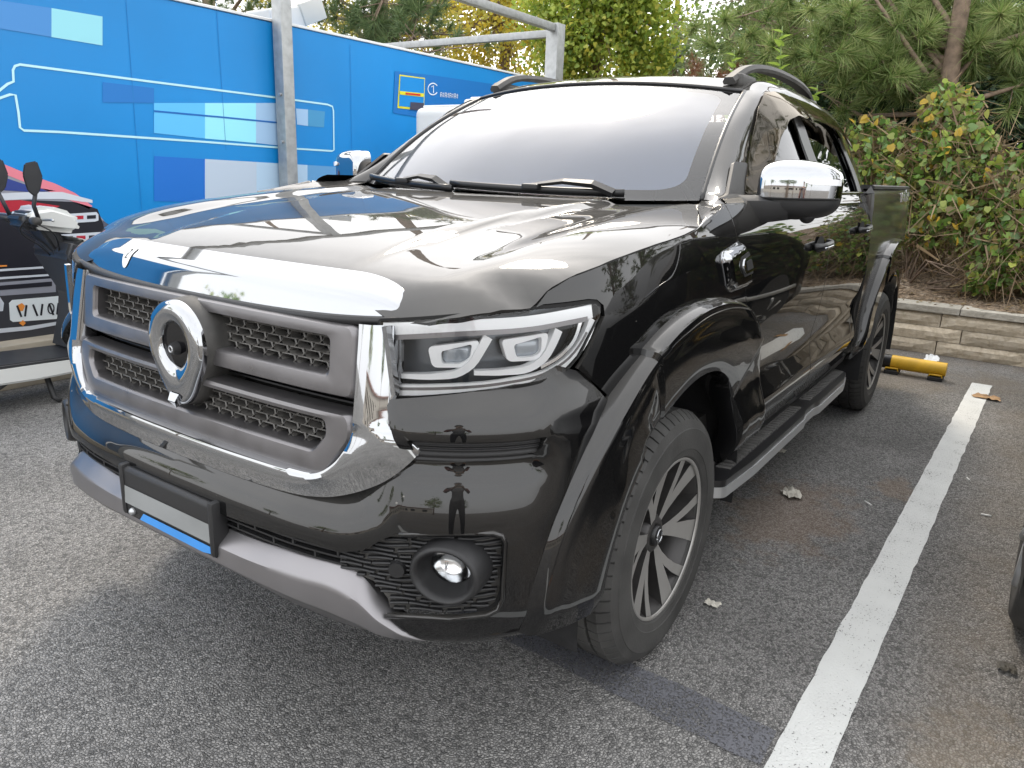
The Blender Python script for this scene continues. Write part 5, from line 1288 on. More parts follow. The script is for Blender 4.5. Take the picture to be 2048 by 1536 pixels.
# ---- electric scooter
SW=simple('scooter_white',(.68,.69,.67),.28,coat=.5);SB=simple('scooter_black',(.03,.031,.034),.42,var=.2)
sc=thing('scooter','white and black electric scooter standing in front of the printed board','scooter',(-.05,-3.02,0))
def prof(name,pts,w,mat,par,yoff=0.,b=.01):
    """extruded side profile, points (x,z) relative to scooter"""
    bm=bmesh.new();vs=[bm.verts.new((x,-w/2+yoff,z)) for x,z in pts];f=bm.faces.new(vs);r=bmesh.ops.extrude_face_region(bm,geom=[f]);bmesh.ops.translate(bm,vec=(0,w,0),verts=[v for v in r['geom'] if isinstance(v,bmesh.types.BMVert)])
    bmesh.ops.recalc_face_normals(bm,faces=bm.faces)
    if b:bmesh.ops.bevel(bm,geom=bm.edges[:],offset=b,segments=3,affect='EDGES')
    return bmo(name,bm,mat,par,True,autos=R(40))
# forward direction is -x
prof('leg_shield',[(-.16,.93),(-.24,.90),(-.36,.62),(-.34,.42),(-.24,.26),(-.16,.26),(-.22,.46),(-.24,.60),(-.12,.84)],.42,SB,sc,b=.02)
prof('front_cowl',[(-.17,.95),(-.25,.93),(-.47,.72),(-.56,.56),(-.46,.48),(-.40,.58),(-.27,.90)],.46,SW,sc,b=.025)
prof('floor_board',[(-.26,.265),(.34,.285),(.34,.225),(-.26,.215)],.36,SB,sc,b=.008)
prof('side_panel',[(-.27,.255),(.34,.274),(.34,.175),(.1,.165),(-.20,.17)],.375,SW,sc,b=.012)
prof('seat_body',[(.34,.28),(.40,.62),(.52,.70),(1.05,.72),(1.15,.62),(1.0,.45),(.7,.30)],.30,SW,sc,b=.04)
prof('saddle',[(.42,.70),(.50,.78),(.8,.76),(1.1,.80),(1.14,.73),(.5,.69)],.28,SB,sc,b=.03)
prof('steering_column',[(-.04,1.02),(-.14,1.02),(-.22,.86),(-.14,.84)],.16,SB,sc,b=.015)
prof('handlebar_cover',[(.02,1.04),(-.02,1.10),(-.12,1.115),(-.24,1.075),(-.285,1.02),(-.25,.955),(-.13,.97),(-.02,.99)],.24,SW,sc,b=.03)
prof('instrument_pod',[(.05,1.02),(.02,1.08),(-.10,1.09),(-.12,1.0),(-.02,.965)],.18,SB,sc,b=.025)
for s in (1,-1):
    V,F=tube([(-.02,s*.10,1.03),(.02,s*.22,1.04),(.06,s*.34,1.05)],.013,10);hb=mo('handlebar',V,F,SB,sc)
    V,F=tube([(.04,s*.24,1.045),(.07,s*.36,1.052)],.021,12);mo('grip',V,F,RUB,hb)
    V,F=tube([(-.05,s*.13,1.04),(-.07,s*.2,1.045),(-.02,s*.33,1.05)],.007,8);mo('brake_lever',V,F,ALU,hb)
    V,F=tube([(-.02,s*.17,1.05),(.0,s*.18,1.12),(-.01+.03*(s<0),s*.20,1.20)],.011,8);mr=mo('mirror_stem',V,F,SB,sc)
    Q=[(0,.0),(.032,.03),(.045,.11),(.03,.17),(-.035,.185),(-.055,.10),(-.03,.025)]
    bm=bmesh.new();vs=[bm.verts.new((-.01+.01+x,s*.20,1.17+z)) for x,z in Q];f=bm.faces.new(vs);r=bmesh.ops.extrude_face_region(bm,geom=[f]);bmesh.ops.translate(bm,vec=(.012,.028,0),verts=[v for v in r['geom'] if isinstance(v,bmesh.types.BMVert)]);bmesh.ops.recalc_face_normals(bm,faces=bm.faces);bmesh.ops.bevel(bm,geom=bm.edges[:],offset=.007,segments=2,affect='EDGES');bmo('mirror_head',bm,SB,mr,True,autos=R(40))
for q in (((.03,.20,1.04),(-.06,.22,.98),(-.12,.14,.90),(-.14,.08,.84)),((.02,-.2,1.04),(-.05,-.14,.97),(-.10,.0,.90),(-.15,.05,.82)),((.04,.16,1.05),(.06,.12,.98),(-.04,.09,.90),(-.10,.07,.84))):
    V,F=tube(hermite(np.linspace(0,1,4),np.array(q),np.linspace(0,1,12)),.0045,6);mo('cable',V,F,BLK,sc)
bm=bmesh.new();bmesh.ops.create_cone(bm,cap_ends=True,segments=16,radius1=.018,radius2=.018,depth=.03);bmesh.ops.transform(bm,matrix=Matrix.Translation((-.20,.19,.70))@Matrix.Rotation(R(90),4,'X'),verts=bm.verts);bmo('key_lock',bm,ALU,sc,True)
V,F=tube([(.02,.09,.20),(.0,.12,.03),(-.02,.15,.012)],.016,8);mo('centre_stand',V,F,BLK,sc)
V,F=tube([(.2,.15,.20),(.42,.19,.10)],.014,8);mo('side_stand',V,F,BLK,sc)
for xw in (-.50,.92):
    V,F=lathe_y([(.12,-.04),(.17,-.045),(.205,-.03),(.212,0),(.205,.03),(.17,.045),(.12,.04)],40,cx=xw,cz=.212);w=mo('wheel',V,F,RUB,sc)
    V,F=lathe_y([(.125,-.03),(.03,-.04),(.0,-.04)],30,cx=xw,cz=.212);mo('wheel_hub',V,F,ALU,w);V,F=lathe_y([(.125,.03),(.03,.04),(.0,.04)],30,cx=xw,cz=.212);mo('wheel_hub',V,F,ALU,w)
prof('front_mudguard',[(-.72,.25),(-.66,.40),(-.50,.46),(-.34,.40),(-.36,.37),(-.50,.425),(-.63,.37),(-.69,.24)],.13,SW,sc,b=.008)
# ---- neighbouring dark SUV (right edge)
nb=thing('parked_suv','black SUV whose wheels just show at the right picture edge','car',(-.93,1.790,0))
SP=[(1.0,.42),(1.02,.62),(.98,.82),(.80,1.0),(.0,1.10),(-.25,1.14),(-.85,1.62),(-1.2,1.70),(-2.6,1.70),(-3.3,1.60),(-3.62,1.15),(-3.72,.95),(-3.72,.45),(-3.40,.38),(.8,.36)]
def sect(w_,yo,ins):return [(x,yo,z) for x,z in SP]
cs=[]
for y,k,dz in ((0.03,.90,0),(0.0,.97,0),(0.02,1.0,0),(.25,1.0,0),(.95,1.01,.01),(1.65,1.0,0),(1.88,1.0,0),(1.90,.97,0),(1.87,.90,0)):
    c=[]
    for x,z in SP:
        xx=-1.35+(x+1.35)*k;zz=.85+(z-.85)*k
        ty=max(0,zz-1.05)*.28
        yy=y+ty if y<.5 else (y-ty if y>1.4 else y)
        c.append((xx,yy,zz+dz*(1 if z>.9 else 0)))
    c.append(c[0]);cs.append(c)
V,F=loftc(cs);F.append(tuple(range(len(SP)-1,-1,-1)));b0=(len(cs)-1)*(len(SP)+1);F.append(tuple(b0+i for i in range(len(SP))))
sb=mo('body',V,F,PAINT,nb);hard(sb,40)
for pts in ([(-.42,1.16),(-.92,1.57),(-1.45,1.60),(-1.45,1.16)],[(-1.52,1.16),(-1.52,1.60),(-2.45,1.58),(-2.45,1.16)],[(-2.52,1.16),(-2.52,1.57),(-3.05,1.50),(-3.25,1.20)]):
    V=[(x,.0+max(0,z-1.05)*.28-.006,z) for x,z in pts];mo('window',V,[tuple(range(len(V)))],SGLASS,nb,False)
V,F=tube([(.05,.0,1.12),(-.42,.015,1.17),(-.94,.135,1.60),(-1.5,.14,1.635),(-2.5,.14,1.62),(-3.1,.12,1.53)],.010,8);mo('window_trim',V,F,CHROME,nb)
V,F=tube([(-.2,-.012,.62),(-3.3,-.012,.62)],.018,8);mo('side_moulding',V,F,ALU,nb)
for xw in (0.,-2.82):
    for y,sg in ((.115,-1),(1.78,1)):
        V,F=lathe_y([(.23,-.10),(.26,-.118),(.32,-.118),(.345,-.10),(.356,-.06),(.358,0),(.356,.06),(.345,.10),(.32,.118),(.26,.118),(.23,.10)],60,cx=xw,cz=.358,cy=y);w=mo('wheel',V,F,RUB,nb)
        V,F=lathe_y([(.235,sg*.105),(.225,sg*.112),(.215,sg*.08),(.06,sg*.07),(0,sg*.075)],48,cx=xw,cz=.358,cy=y);mo('rim',V,F,ALU,w)
        for k in range(5):
            a=2*math.pi*k/5;V,F=tube([(xw+.05*math.cos(a),y+sg*.09,.358+.05*math.sin(a)),(xw+.225*math.cos(a),y+sg*.108,.358+.225*math.sin(a))],[.03,.022],8);mo('spoke',V,F,ALU,w)
    d=[(xw+.42*math.cos(t),-.004,.37+.42*math.sin(t)) for t in np.linspace(R(-14),R(194),25)];mo('wheel_arch',d,[tuple(range(len(d)))],DARK,nb,False)
# ================================================================== plants
def fast(name,V,polyn,mat,parent=None,kind=None,smooth=False):
    """V (k,n,3) array of k separate n-gons"""
    V=np.asarray(V,np.float32);k,n,_=V.shape;me=bpy.data.meshes.new(name);me.vertices.add(k*n);me.vertices.foreach_set('co',V.reshape(-1))
    me.loops.add(k*n);me.loops.foreach_set('vertex_index',np.arange(k*n,dtype=np.int32));me.polygons.add(k);me.polygons.foreach_set('loop_start',np.arange(0,k*n,n,dtype=np.int32));me.polygons.foreach_set('loop_total',np.full(k,n,np.int32))
    me.update(calc_edges=True);me.materials.append(mat);o=bpy.data.objects.new(name,me);link(o,parent)
    if kind:o['kind']=kind
    return o
def leafmat(name,cols,trans=.35,rough=.5):
    m=bpy.data.materials.new(name);m.use_nodes=True;n=m.node_tree;n.nodes.clear();MATS[name]=m;L=n.links.new;N=n.nodes.new;out=N('ShaderNodeOutputMaterial')
    g=N('ShaderNodeNewGeometry');cr=N('ShaderNodeValToRGB');cr.color_ramp.interpolation='LINEAR';E=cr.color_ramp.elements
    for i,c in enumerate(cols):
        p=i/(len(cols)-1)
        if i==0:E[0].color=c4(c)
        elif i==len(cols)-1:E[-1].color=c4(c)
        else:q=E.new(p);q.color=c4(c)
    L(g.outputs['Random Per Island'],cr.inputs[0])
    d=N('ShaderNodeBsdfDiffuse');t=N('ShaderNodeBsdfTranslucent');gl=N('ShaderNodeBsdfGlossy');gl.inputs['Roughness'].default_value=rough;gl.inputs[0].default_value=(.9,.95,1,1);L(cr.outputs[0],d.inputs[0]);L(cr.outputs[0],t.inputs[0])
    m1=N('ShaderNodeMixShader');m1.inputs[0].default_value=trans;L(d.outputs[0],m1.inputs[1]);L(t.outputs[0],m1.inputs[2]);fr=N('ShaderNodeFresnel');fr.inputs[0].default_value=1.35;m2=N('ShaderNodeMixShader');m2.inputs[0].default_value=.025;L(m1.outputs[0],m2.inputs[1]);L(gl.outputs[0],m2.inputs[2]);L(m2.outputs[0],out.inputs[0]);return m
BARK=simple('bark',(.20,.145,.105),.9,bump=1.,bscale=30,var=.4,vscale=12)
def rotm(k,rg,up_bias=0.):
    """k random orthonormal frames (axis dir a, side b, normal c)"""
    a=rg.normal(size=(k,3));a[:,2]+=up_bias;a/=np.linalg.norm(a,axis=1)[:,None];r=rg.normal(size=(k,3));b=np.cross(a,r);b/=np.linalg.norm(b,axis=1)[:,None];return a,b,np.cross(a,b)
HEART=np.array([(0,0),(.32,-.10),(.50,.18),(.42,.52),(.18,.82),(0,1.0),(-.18,.82),(-.42,.52),(-.50,.18),(-.32,-.10)])
OVAL=np.array([(0,0),(.28,.25),(.32,.55),(0,1.0),(-.32,.55),(-.28,.25)])
FAN=np.array([(0,0),(.50,.62),(.30,.88),(0,.80),(-.30,.88),(-.50,.62)])
def leaves(cen,size,rg,shape,droop=0.,fold=.18,up_bias=0.):
    k=len(cen);a,b,c=rotm(k,rg,up_bias);a=a+np.array([0,0,-droop]);a/=np.linalg.norm(a,axis=1)[:,None];b=np.cross(a,c);b/=np.linalg.norm(b,axis=1)[:,None];c=np.cross(a,b)
    s=np.asarray(size).reshape(-1,1,1)*np.ones((k,1,1));q=shape
    return cen[:,None,:]+s*(q[None,:,1:2]*a[:,None,:]+q[None,:,0:1]*b[:,None,:]+fold*np.abs(q[None,:,0:1])*c[:,None,:])
def limbs(base,tips,r0,rg,wob=.15):
    vf=[]
    for t in tips:
        b=Vector(base);t=Vector(t);m=(b+t)/2+Vector(rg.normal(size=3))*wob*(t-b).length*.4;vf.append(tube([b,b.lerp(m,.55)+Vector((0,0,.0)),m,m.lerp(t,.5),t],[r0,r0*.8,r0*.6,r0*.4,r0*.18],7,cap=False))
    return merge(*vf)
def clumps(c,rad,nc,per,rg,sig):
    """clump centres on/inside an ellipsoid then points around each"""
    d=rg.normal(size=(nc,3));d/=np.linalg.norm(d,axis=1)[:,None];r=rg.uniform(.35,1.0,size=(nc,1))**.6;cc=np.asarray(c)+d*r*np.asarray(rad)
    p=cc[:,None,:]+rg.normal(size=(nc,per,3))*np.asarray(sig);return cc,p.reshape(-1,3)
def tree(name,label,base,h,tr,crowns,mat,lsize,shape,per=60,group=None,seed=1,cat='tree',droop=.3,lean=(0,0),sig=.22,bark=None):
    rg=np.random.default_rng(seed);t=thing(name,label,cat,base,0,group)
    top=Vector((lean[0],lean[1],h));path=[(0,0,-.2),(lean[0]*.2+.03,lean[1]*.2,h*.3),(lean[0]*.55-.03,lean[1]*.55+.03,h*.65),tuple(top)]
    V,F=tube(path,[tr,tr*.85,tr*.6,tr*.25],12);mo('trunk',V,F,bark or BARK,t)
    allp=[];tips=[];lm=[]
    for (c,rad,nc) in crowns:
        cc,p=clumps(c,rad,nc,per,rg,(sig,sig,sig*.8));allp.append(p)
        for q in cc[::3]:
            k=min(1.,max(.3,q[2]/h*.75));b=Vector(path[1]).lerp(top,k);lm.append(limbs(b,[q],tr*.28,rg))
    P=np.concatenate(allp);L_=leaves(P,rg.uniform(.7,1.25,size=len(P))*lsize,rg,shape,droop);fast('crown',L_,len(shape),mat,t)
    if lm:V,F=merge(*lm);mo('limbs',V,F,bark or BARK,t)
    return t
def needles(tuft_c,tuft_d,n,ln,w,rg):
    """needle triangles fanning from tuft centres around direction tuft_d"""
    k=len(tuft_c);d=rg.normal(size=(k,n,3));d/=np.linalg.norm(d,axis=2)[:,:,None];d=d*.85+tuft_d[:,None,:]*.75;d/=np.linalg.norm(d,axis=2)[:,:,None]
    l=ln*rg.uniform(.7,1.1,size=(k,n,1));s=np.cross(d,rg.normal(size=(k,n,3)));s/=np.linalg.norm(s,axis=2)[:,:,None];o=tuft_c[:,None,:]+tuft_d[:,None,:]*rg.uniform(-.10,.06,size=(k,n,1))
    t=o+d*l;t[:,:,2]-=.12*l[:,:,0]*rg.uniform(0,1,size=(k,n))
    V=np.stack([o-s*w,o+s*w,t],2);return V.reshape(-1,3,3)
def pine(name,label,base,h,tr,branches,mat,seed,n=70,ln=.22,w=.0035,group=None,fork=None,dead=False):
    """branches: list of (tip xyz relative, start height, tufts)"""
    rg=np.random.default_rng(seed);t=thing(name,label,'pine tree',base,0,group)
    path=[(0,0,-.3),(.04,.02,h*.35),(-.03,.0,h*.7),(0,.02,h)];V,F=tube(path,[tr,tr*.85,tr*.65,tr*.3],14);mo('trunk',V,F,BARK,t)
    if fork:V,F=tube([(0,0,.35)]+[tuple(q) for q in fork],[tr*.8]+list(np.linspace(tr*.75,tr*.3,len(fork))),12);mo('trunk_fork',V,F,BARK,t)
    vf=[];C_=[];D_=[]
    for tip,sh,nt in branches:
        b=Vector((0,0,sh));tp=Vector(tip);m=b.lerp(tp,.5)+Vector(rg.normal(size=3))*.12*(tp-b).length+Vector((0,0,.10*(tp-b).length))
        ln_=(tp-b).length;vf.append(tube([b,b.lerp(m,.6),m,m.lerp(tp,.55),tp],[tr*.30,tr*.24,tr*.17,tr*.11,tr*.05],7,cap=False))
        for k in range(nt):
            f=rg.uniform(.35,1.0);q=(b.lerp(m,f*2) if f<.5 else m.lerp(tp,f*2-1));off=Vector(rg.normal(size=3))*.17*ln_*(.35+.5*f);off.z*=.7;e=q+off
            vf.append(tube([q,q.lerp(e,.6),e],[tr*.05,tr*.04,tr*.03],5,cap=False));C_.append(e);dd=(off.normalized()+Vector((0,0,.55))).normalized();D_.append(dd)
    V,F=merge(*vf);mo('limbs',V,F,BARK,t)
    N_=needles(np.array([tuple(c) for c in C_]),np.array([tuple(c) for c in D_]),n,ln,w,rg);fast('needles',N_,3,mat,t);return t
PINE=leafmat('pine_needles',[(.085,.145,.035),(.14,.21,.055),(.21,.28,.09),(.34,.36,.15)],.25,.45)
PINED=leafmat('pine_needles_dark',[(.06,.105,.04),(.10,.155,.055),(.16,.21,.085)],.2,.45)
DEAD=leafmat('dead_needles',[(.20,.085,.045),(.27,.13,.07),(.16,.10,.06)],.2)
GINK=leafmat('ginkgo_leaves',[(.16,.26,.045),(.27,.38,.06),(.42,.48,.07),(.33,.43,.09),(.55,.50,.07)],.45)
YELF=leafmat('yellow_leaves',[(.42,.35,.04),(.58,.44,.04),(.36,.36,.07),(.50,.45,.08)],.45)
DKG=leafmat('dark_leaves',[(.012,.028,.012),(.022,.048,.020),(.035,.07,.03)],.2)
PALE=leafmat('pale_leaves',[(.12,.19,.08),(.20,.27,.13),(.26,.32,.17)],.4)
VINE=leafmat('vine_leaves',[(.07,.14,.025),(.15,.27,.05),(.25,.40,.07),(.45,.50,.10),(.28,.18,.09),(.18,.30,.07),(.32,.46,.22),(.50,.55,.13)],.45)
VYEL=leafmat('vine_yellow',[(.66,.45,.04),(.70,.52,.07),(.55,.36,.05),(.52,.50,.12)],.45)
DRY=leafmat('dry_stems',[(.20,.13,.075),(.32,.23,.13),(.14,.10,.06),(.26,.20,.10)],.2)
GRASSM=leafmat('tall_grass_mat',[(.24,.28,.06),(.36,.36,.10),(.17,.23,.05),(.42,.40,.16)],.35)
def rel(p,b):return (p[0]-b[0],p[1]-b[1],p[2]-b[2])
def gz(x,y):return hgt(x,y)
# --- big forked pine on the right
def base_at(px,x,py=220):
    p=atx(px,py,x);return (x,p.y,gz(x,p.y))
b=base_at(1884,-7.3)
tips=[]
R1=[(1400,60,-7.6),(1450,30,-8.0),(1500,90,-7.4),(1560,40,-7.8),(1600,120,-7.2),(1640,60,-7.6),(1700,30,-8),(1690,110,-7.3),(1760,120,-7.0),(1790,60,-7.6),(1830,20,-8),(1700,150,-8),(1580,150,-8),(1950,30,-8.2),(2000,70,-7.8),(2048,30,-8),(1900,10,-8.4),(2040,120,-8),(1480,130,-8.3),(1540,-40,-8),(1700,-60,-8),(1850,-60,-8),(1990,-40,-8),(1420,10,-8.4),(1620,0,-8.2),(1760,0,-8.4),(2100,60,-8),(2150,-20,-8.3),(1520,60,-9.5),(1650,90,-9.5),(1780,80,-9.8),(1560,110,-9.8)]
br=[]
for px,py,x in R1:
    p=atx(px,py,x);r=rel(p,b);br.append((r,max(.5,min(3.3,r[2]*.7)),15))
pine('pine_tree','tall forked pine with long needles whose branches spread above the truck cab',b,4.2,.10,br,PINE,11,n=90,ln=.25,w=.0046,group='pines on the bank',fork=[tuple(rel(atx(1855,190,-7.4),b)),tuple(rel(atx(1832,120,-7.6),b)),tuple(rel(atx(1800,0,-7.9),b))])
pt=[o for o in scene.objects if o.name.startswith('pine_tree')][0];rg=np.random.default_rng(12)
TF=[(1780,110),(1720,75),(1640,60),(1590,110),(1530,150),(1500,70),(1450,40),(1560,20),(1700,25),(1850,60),(1925,35),(2000,30),(2030,90),(1955,85),(1660,130),(1610,165),(1480,110),(1420,90),(1745,150),(1820,15),(1385,60),(1690,105),(1545,95),(1800,150),(2040,20),(1620,20)]
tc_=np.array([rel(atx(px,py,-6.9+rg.uniform(-.5,.3)),b) for px,py in TF]);td_=rg.normal(size=(len(TF),3))*.35+np.array([.55,.15,.1]);td_/=np.linalg.norm(td_,axis=1)[:,None]
fast('front_tufts',needles(tc_,td_,190,.27,.0042,rg),3,leafmat('pine_needles_light',[(.13,.21,.05),(.20,.29,.08),(.30,.36,.13),(.38,.38,.17)],.3),pt)
# dead twig at its left
b=base_at(1430,-8.2);br=[]
for px,py,x in ((1385,130,-8),(1400,150,-7.9),(1440,140,-8),(1370,110,-8.2),(1450,120,-8.1),(1410,125,-8)):
    p=atx(px,py,x);r=rel(p,b);br.append((r,.2,9))
pine('dead_pine_sapling','brown dead pine sapling beside the cab roof, under the green pine',b,1.35,.03,br,DEAD,5,n=60,ln=.17,w=.003,group='pines on the bank')
# pines further right on the bank
for i,(x,y,h,lab) in enumerate(((-8.6,4.2,7.,'pine on the bank just beyond the right picture edge'),(-8.2,7.2,7.,'farther pine on the bank beyond the right picture edge'),(-7.6,10.5,7.,'farthest pine on the bank beyond the right picture edge'))):
    b=(x,y,gz(x,y));rg=np.random.default_rng(40+i);br=[]
    for k in range(26):
        a=rg.uniform(0,6.28);z=rg.uniform(1.6,h+.4);r=rg.uniform(.7,1.9)*(1.15-z/(h+2));br.append(((r*math.cos(a)*1.2,r*math.sin(a)*1.3,z),max(.8,z*.75),12))
    pine('pine_tree',lab,b,h,.16,br,PINE,141+i,n=60,ln=.27,w=.006,group='pines on the bank')
# --- left pines behind the board
for i,(px,x,h,lab,offs) in enumerate(((760,-8.0,6.0,'dark pine behind the blue board, right of the front post',[(620,30),(660,70),(700,20),(720,90),(760,50),(800,10),(830,90),(870,40),(700,-40),(790,-50),(880,100),(640,-20),(930,70),(840,-10),(760,110),(900,-30)]),(420,-9.5,6.0,'reddish brown twigged pine above the left half of the board',[(380,10),(430,-10),(470,30),(510,10),(540,40),(400,-60),(500,-50),(350,-20),(300,-30),(450,20)]))):
    p=atx(px,60,x);b=(x,p.y,gz(x,p.y));br=[]
    for qx,qy in offs:
        q=atx(qx,qy,x+random.uniform(-.5,1.2));r=rel(q,b);br.append((r,max(.8,min(h*.8,r[2]*.7)),15))
    pine('pine_tree',lab,b,h,.18,br,PINED,31+i,n=85,ln=.26,w=.0042,group='pines on the bank')
# --- ginkgo
def tree_at(px,x,h,**k):
    p=atx(px,150,x);return (x,p.y,gz(x,p.y))
b=tree_at(1190,-11.5,0)
def cr(px,py,x,rad,nc,b):return (rel(atx(px,py,x),b),rad,nc)
tree('ginkgo_tree','yellow-green ginkgo tree behind the top of the windscreen',b,5.5,.16,[cr(1200,60,-11,(1.1,1.25,1.1),60,b),cr(1150,0,-11,(1,1.1,1),45,b),cr(1280,30,-11,(.7,.75,.9),36,b),cr(1230,-60,-11,(1.1,1.4,1),40,b),cr(1130,110,-11.2,(.7,.6,.5),22,b),cr(1290,105,-11.3,(.5,.5,.4),12,b)],GINK,.085,FAN,per=75,group='broadleaf trees on the bank',seed=3,sig=.20)
b=tree_at(1010,-13.5,0)
tree('yellow_tree','golden yellow autumn tree behind the top rail of the steel frame',b,5.0,.14,[cr(1000,70,-13,(1.2,1.2,1.2),46,b),cr(900,60,-13.5,(1.5,1.6,1.3),46,b),cr(1060,30,-13,(1,.9,1.2),34,b),cr(780,50,-14,(1.6,1.7,1.2),40,b),cr(600,20,-14,(1.6,1.8,1.2),36,b)],YELF,.10,OVAL,per=60,group='broadleaf trees on the bank',seed=4,sig=.26)
b=tree_at(1340,-16,0)
tree('pale_tree','pale green distant tree in the gap between the ginkgo and the pines',b,4.6,.12,[cr(1340,120,-16,(1.2,.9,.9),40,b),cr(1400,90,-16.5,(1,.9,1.),30,b),cr(1300,150,-16,(1,.9,.5),22,b)],PALE,.10,OVAL,per=42,group='broadleaf trees on the bank',seed=6,sig=.28)
# --- dense dark shrubs under the pine
for i,(px,lab,cs_) in enumerate(((1730,'dark evergreen bush just behind the cab, under the pine',[(1740,190,-9.6,(.7,.75,.75),44),(1700,150,-10,(.7,.7,.6),30),(1760,250,-9.4,(.7,.7,.5),30)]),(1950,'dark evergreen bush right of the pine trunk at the picture edge',[(1960,150,-10,(.9,.95,.9),52),(2040,120,-10,(.9,.9,.9),44),(1930,240,-9.6,(.8,.8,.5),34),(2040,240,-9.6,(.8,.8,.5),34),(1820,180,-10.2,(.8,.7,.8),38)]))):
    b=tree_at(px,-9.8,0);tree('evergreen_bush',lab,b,2.2,.07,[cr(*q[:3],q[3],q[4],b) for q in cs_],DKG,.075,OVAL,per=110,group='evergreen bushes on the bank',seed=20+i,cat='bush',sig=.16)
b=tree_at(1500,-12,0)
tree('background_tree','mid green tree filling in behind the pine branches above the cab',b,5.,.15,[cr(1500,120,-12,(1.3,1.2,.9),40,b),cr(1600,60,-12.5,(1.4,1.3,1.2),44,b),cr(1620,160,-12,(1.2,1.1,.6),32,b),cr(1820,40,-12.5,(1.4,1.4,1.2),36,b)],PINED,.10,OVAL,per=60,group='broadleaf trees on the bank',seed=9,sig=.26)
# --- vine thickets on the bank
def vine(name,label,cl,seed,nyel,big=False,dry=0):
    rg=np.random.default_rng(seed);c0=atx(*cl[0][:3]);b=(c0.x,c0.y,gz(c0.x,c0.y));t=thing(name,label,'vine',b,0,'vines and weeds on the bank')
    P=[];
    for px,py,x,r,nn in [(q[0],q[1],q[2],q[3],int(q[4]*1.7)) for q in cl]:
        c=rel(atx(px,py,x),b);q=rg.normal(size=(nn,3));q/=np.linalg.norm(q,axis=1)[:,None];P.append(np.array(c)+q*rg.uniform(.55,1,size=(nn,1))*np.array([r*.8,r,r]))
    P=np.concatenate(P);L_=leaves(P,rg.uniform(.03,.105,size=len(P))*rg.uniform(.6,1,size=len(P)),rg,HEART,.55,.2);fast('foliage',L_,10,VINE,t)
    if dry:
        Q=P[rg.integers(0,len(P),dry)]+rg.normal(size=(dry,3))*.06-np.array([.05,0,0]);d=rg.normal(size=(dry,3))*.16;d[:,2]-=.10;s=rg.normal(size=(dry,3))*.004
        fast('dry_stems',np.stack([Q-s,Q+s,Q+d+s*.5,Q+d-s*.5],1),4,DRY,t)
    for k in range(nyel):
        c=P[rg.integers(len(P))]+np.array([.09,0,0]);lf=leaves(c[None],[rg.uniform(.045,.085)],rg,HEART,.4,.35)[0];mo('leaf',lf,[tuple(range(10))],VYEL,t,False)
    V,F=limbs((0,0,-.1),[tuple(P[i]) for i in rg.integers(0,len(P),14)],.012,rg,.4);mo('stems',V,F,BARK,t);return t
vine('vine','leafy vine with yellowing heart-shaped leaves just behind the truck bed',[(1740,300,-6.6,.34,260),(1760,380,-6.4,.36,260),(1800,330,-6.6,.36,240),(1730,430,-6.3,.25,160),(1820,430,-6.4,.28,190)],51,34,dry=1500)
vine('vine','tall mound of pale green vine in front of the pine trunk',[(1900,240,-6.6,.30,260),(1930,300,-6.4,.28,230),(1890,200,-6.7,.18,90),(1870,340,-6.4,.30,190),(1940,380,-6.3,.26,150),(1900,440,-6.2,.28,180)],52,26,dry=900)
vine('vine','tangled brown and green weeds at the right edge above the wall',[(2010,360,-6.3,.34,170),(2040,430,-6.2,.34,200),(1980,470,-6.1,.30,170),(2000,530,-6.0,.28,190),(2048,520,-5.95,.30,200),(2100,400,-6.3,.5,260),(2150,500,-6.1,.4,240)],53,14,dry=2600)
vine('vine','low leafy weeds over the dirt bank beside the wheel arch',[(1830,470,-6.35,.18,100),(1965,560,-5.85,.12,70)],54,4,dry=300)
# hidden and reflected stretch of the bank further right and left
for k,(yy,sd_) in enumerate(((3.2,61),(4.6,62),(6.2,63))):
    rg=np.random.default_rng(sd_);b=(-6.4,yy,gz(-6.4,yy));t=thing('bank_shrub','green bank shrub above the wall, %s beyond the right picture edge'%('nearest','second','farthest')[k],'bush',b,0,'shrubs beyond the right edge')
    cc,p=clumps((0,0,.7),(.7,.9,.9),40,40,rg,(.14,.14,.14));fast('foliage',leaves(p,rg.uniform(.06,.12,size=len(p)),rg,HEART,.5),10,VINE,t);V,F=limbs((0,0,-.1),[tuple(q) for q in cc[:10]],.02,rg);mo('stems',V,F,BARK,t)
# --- two large-leaved saplings above the roof, every leaf its own part
def sapling(label,px,x,pys,seed,sz):
    rg=np.random.default_rng(seed);p=atx(px,pys[0],x);b=(x,p.y,gz(x,p.y));t=thing('large_leaved_sapling',label,'sapling',b,0,'saplings above the cab roof')
    top=rel(atx(px+3,pys[1],x),b);V,F=tube([(0,0,-.1),(.02,.02,top[2]*.5),top],[.012,.010,.005],7);mo('stem',V,F,simple('green_stem',(.14,.2,.06),.6) if 'green_stem' not in MATS else MATS['green_stem'],t)
    lm=leafmat('sapling_leaf',[(.20,.33,.05),(.30,.42,.07),(.26,.36,.14)],.45) if 'sapling_leaf' not in MATS else MATS['sapling_leaf']
    n=16
    for k in range(n):
        f=.60+.40*k/n;c=np.array(top)*f;a=k*2.4;s=sz*(1.1-.5*(k/n));d=np.array([.35*math.cos(a)+.25,math.sin(a),.25+.3*(k/n)]);d/=np.linalg.norm(d);sd=np.cross(d,[0,0,1]);sd/=np.linalg.norm(sd);nn=np.cross(sd,d)
        lf=[c+s*(q[1]*d+q[0]*.8*sd+(.25*abs(q[0])-.25*q[1]**2)*nn) for q in HEART];mo('leaf',lf,[tuple(range(10))],lm,t,False)
sapling('tall large-leaved sapling rising above the left end of the roof rail',1562,-6.1,(170,52),71,.17)
sapling('shorter large-leaved sapling beside the front foot of the roof rail',1466,-6.1,(170,100),72,.15)
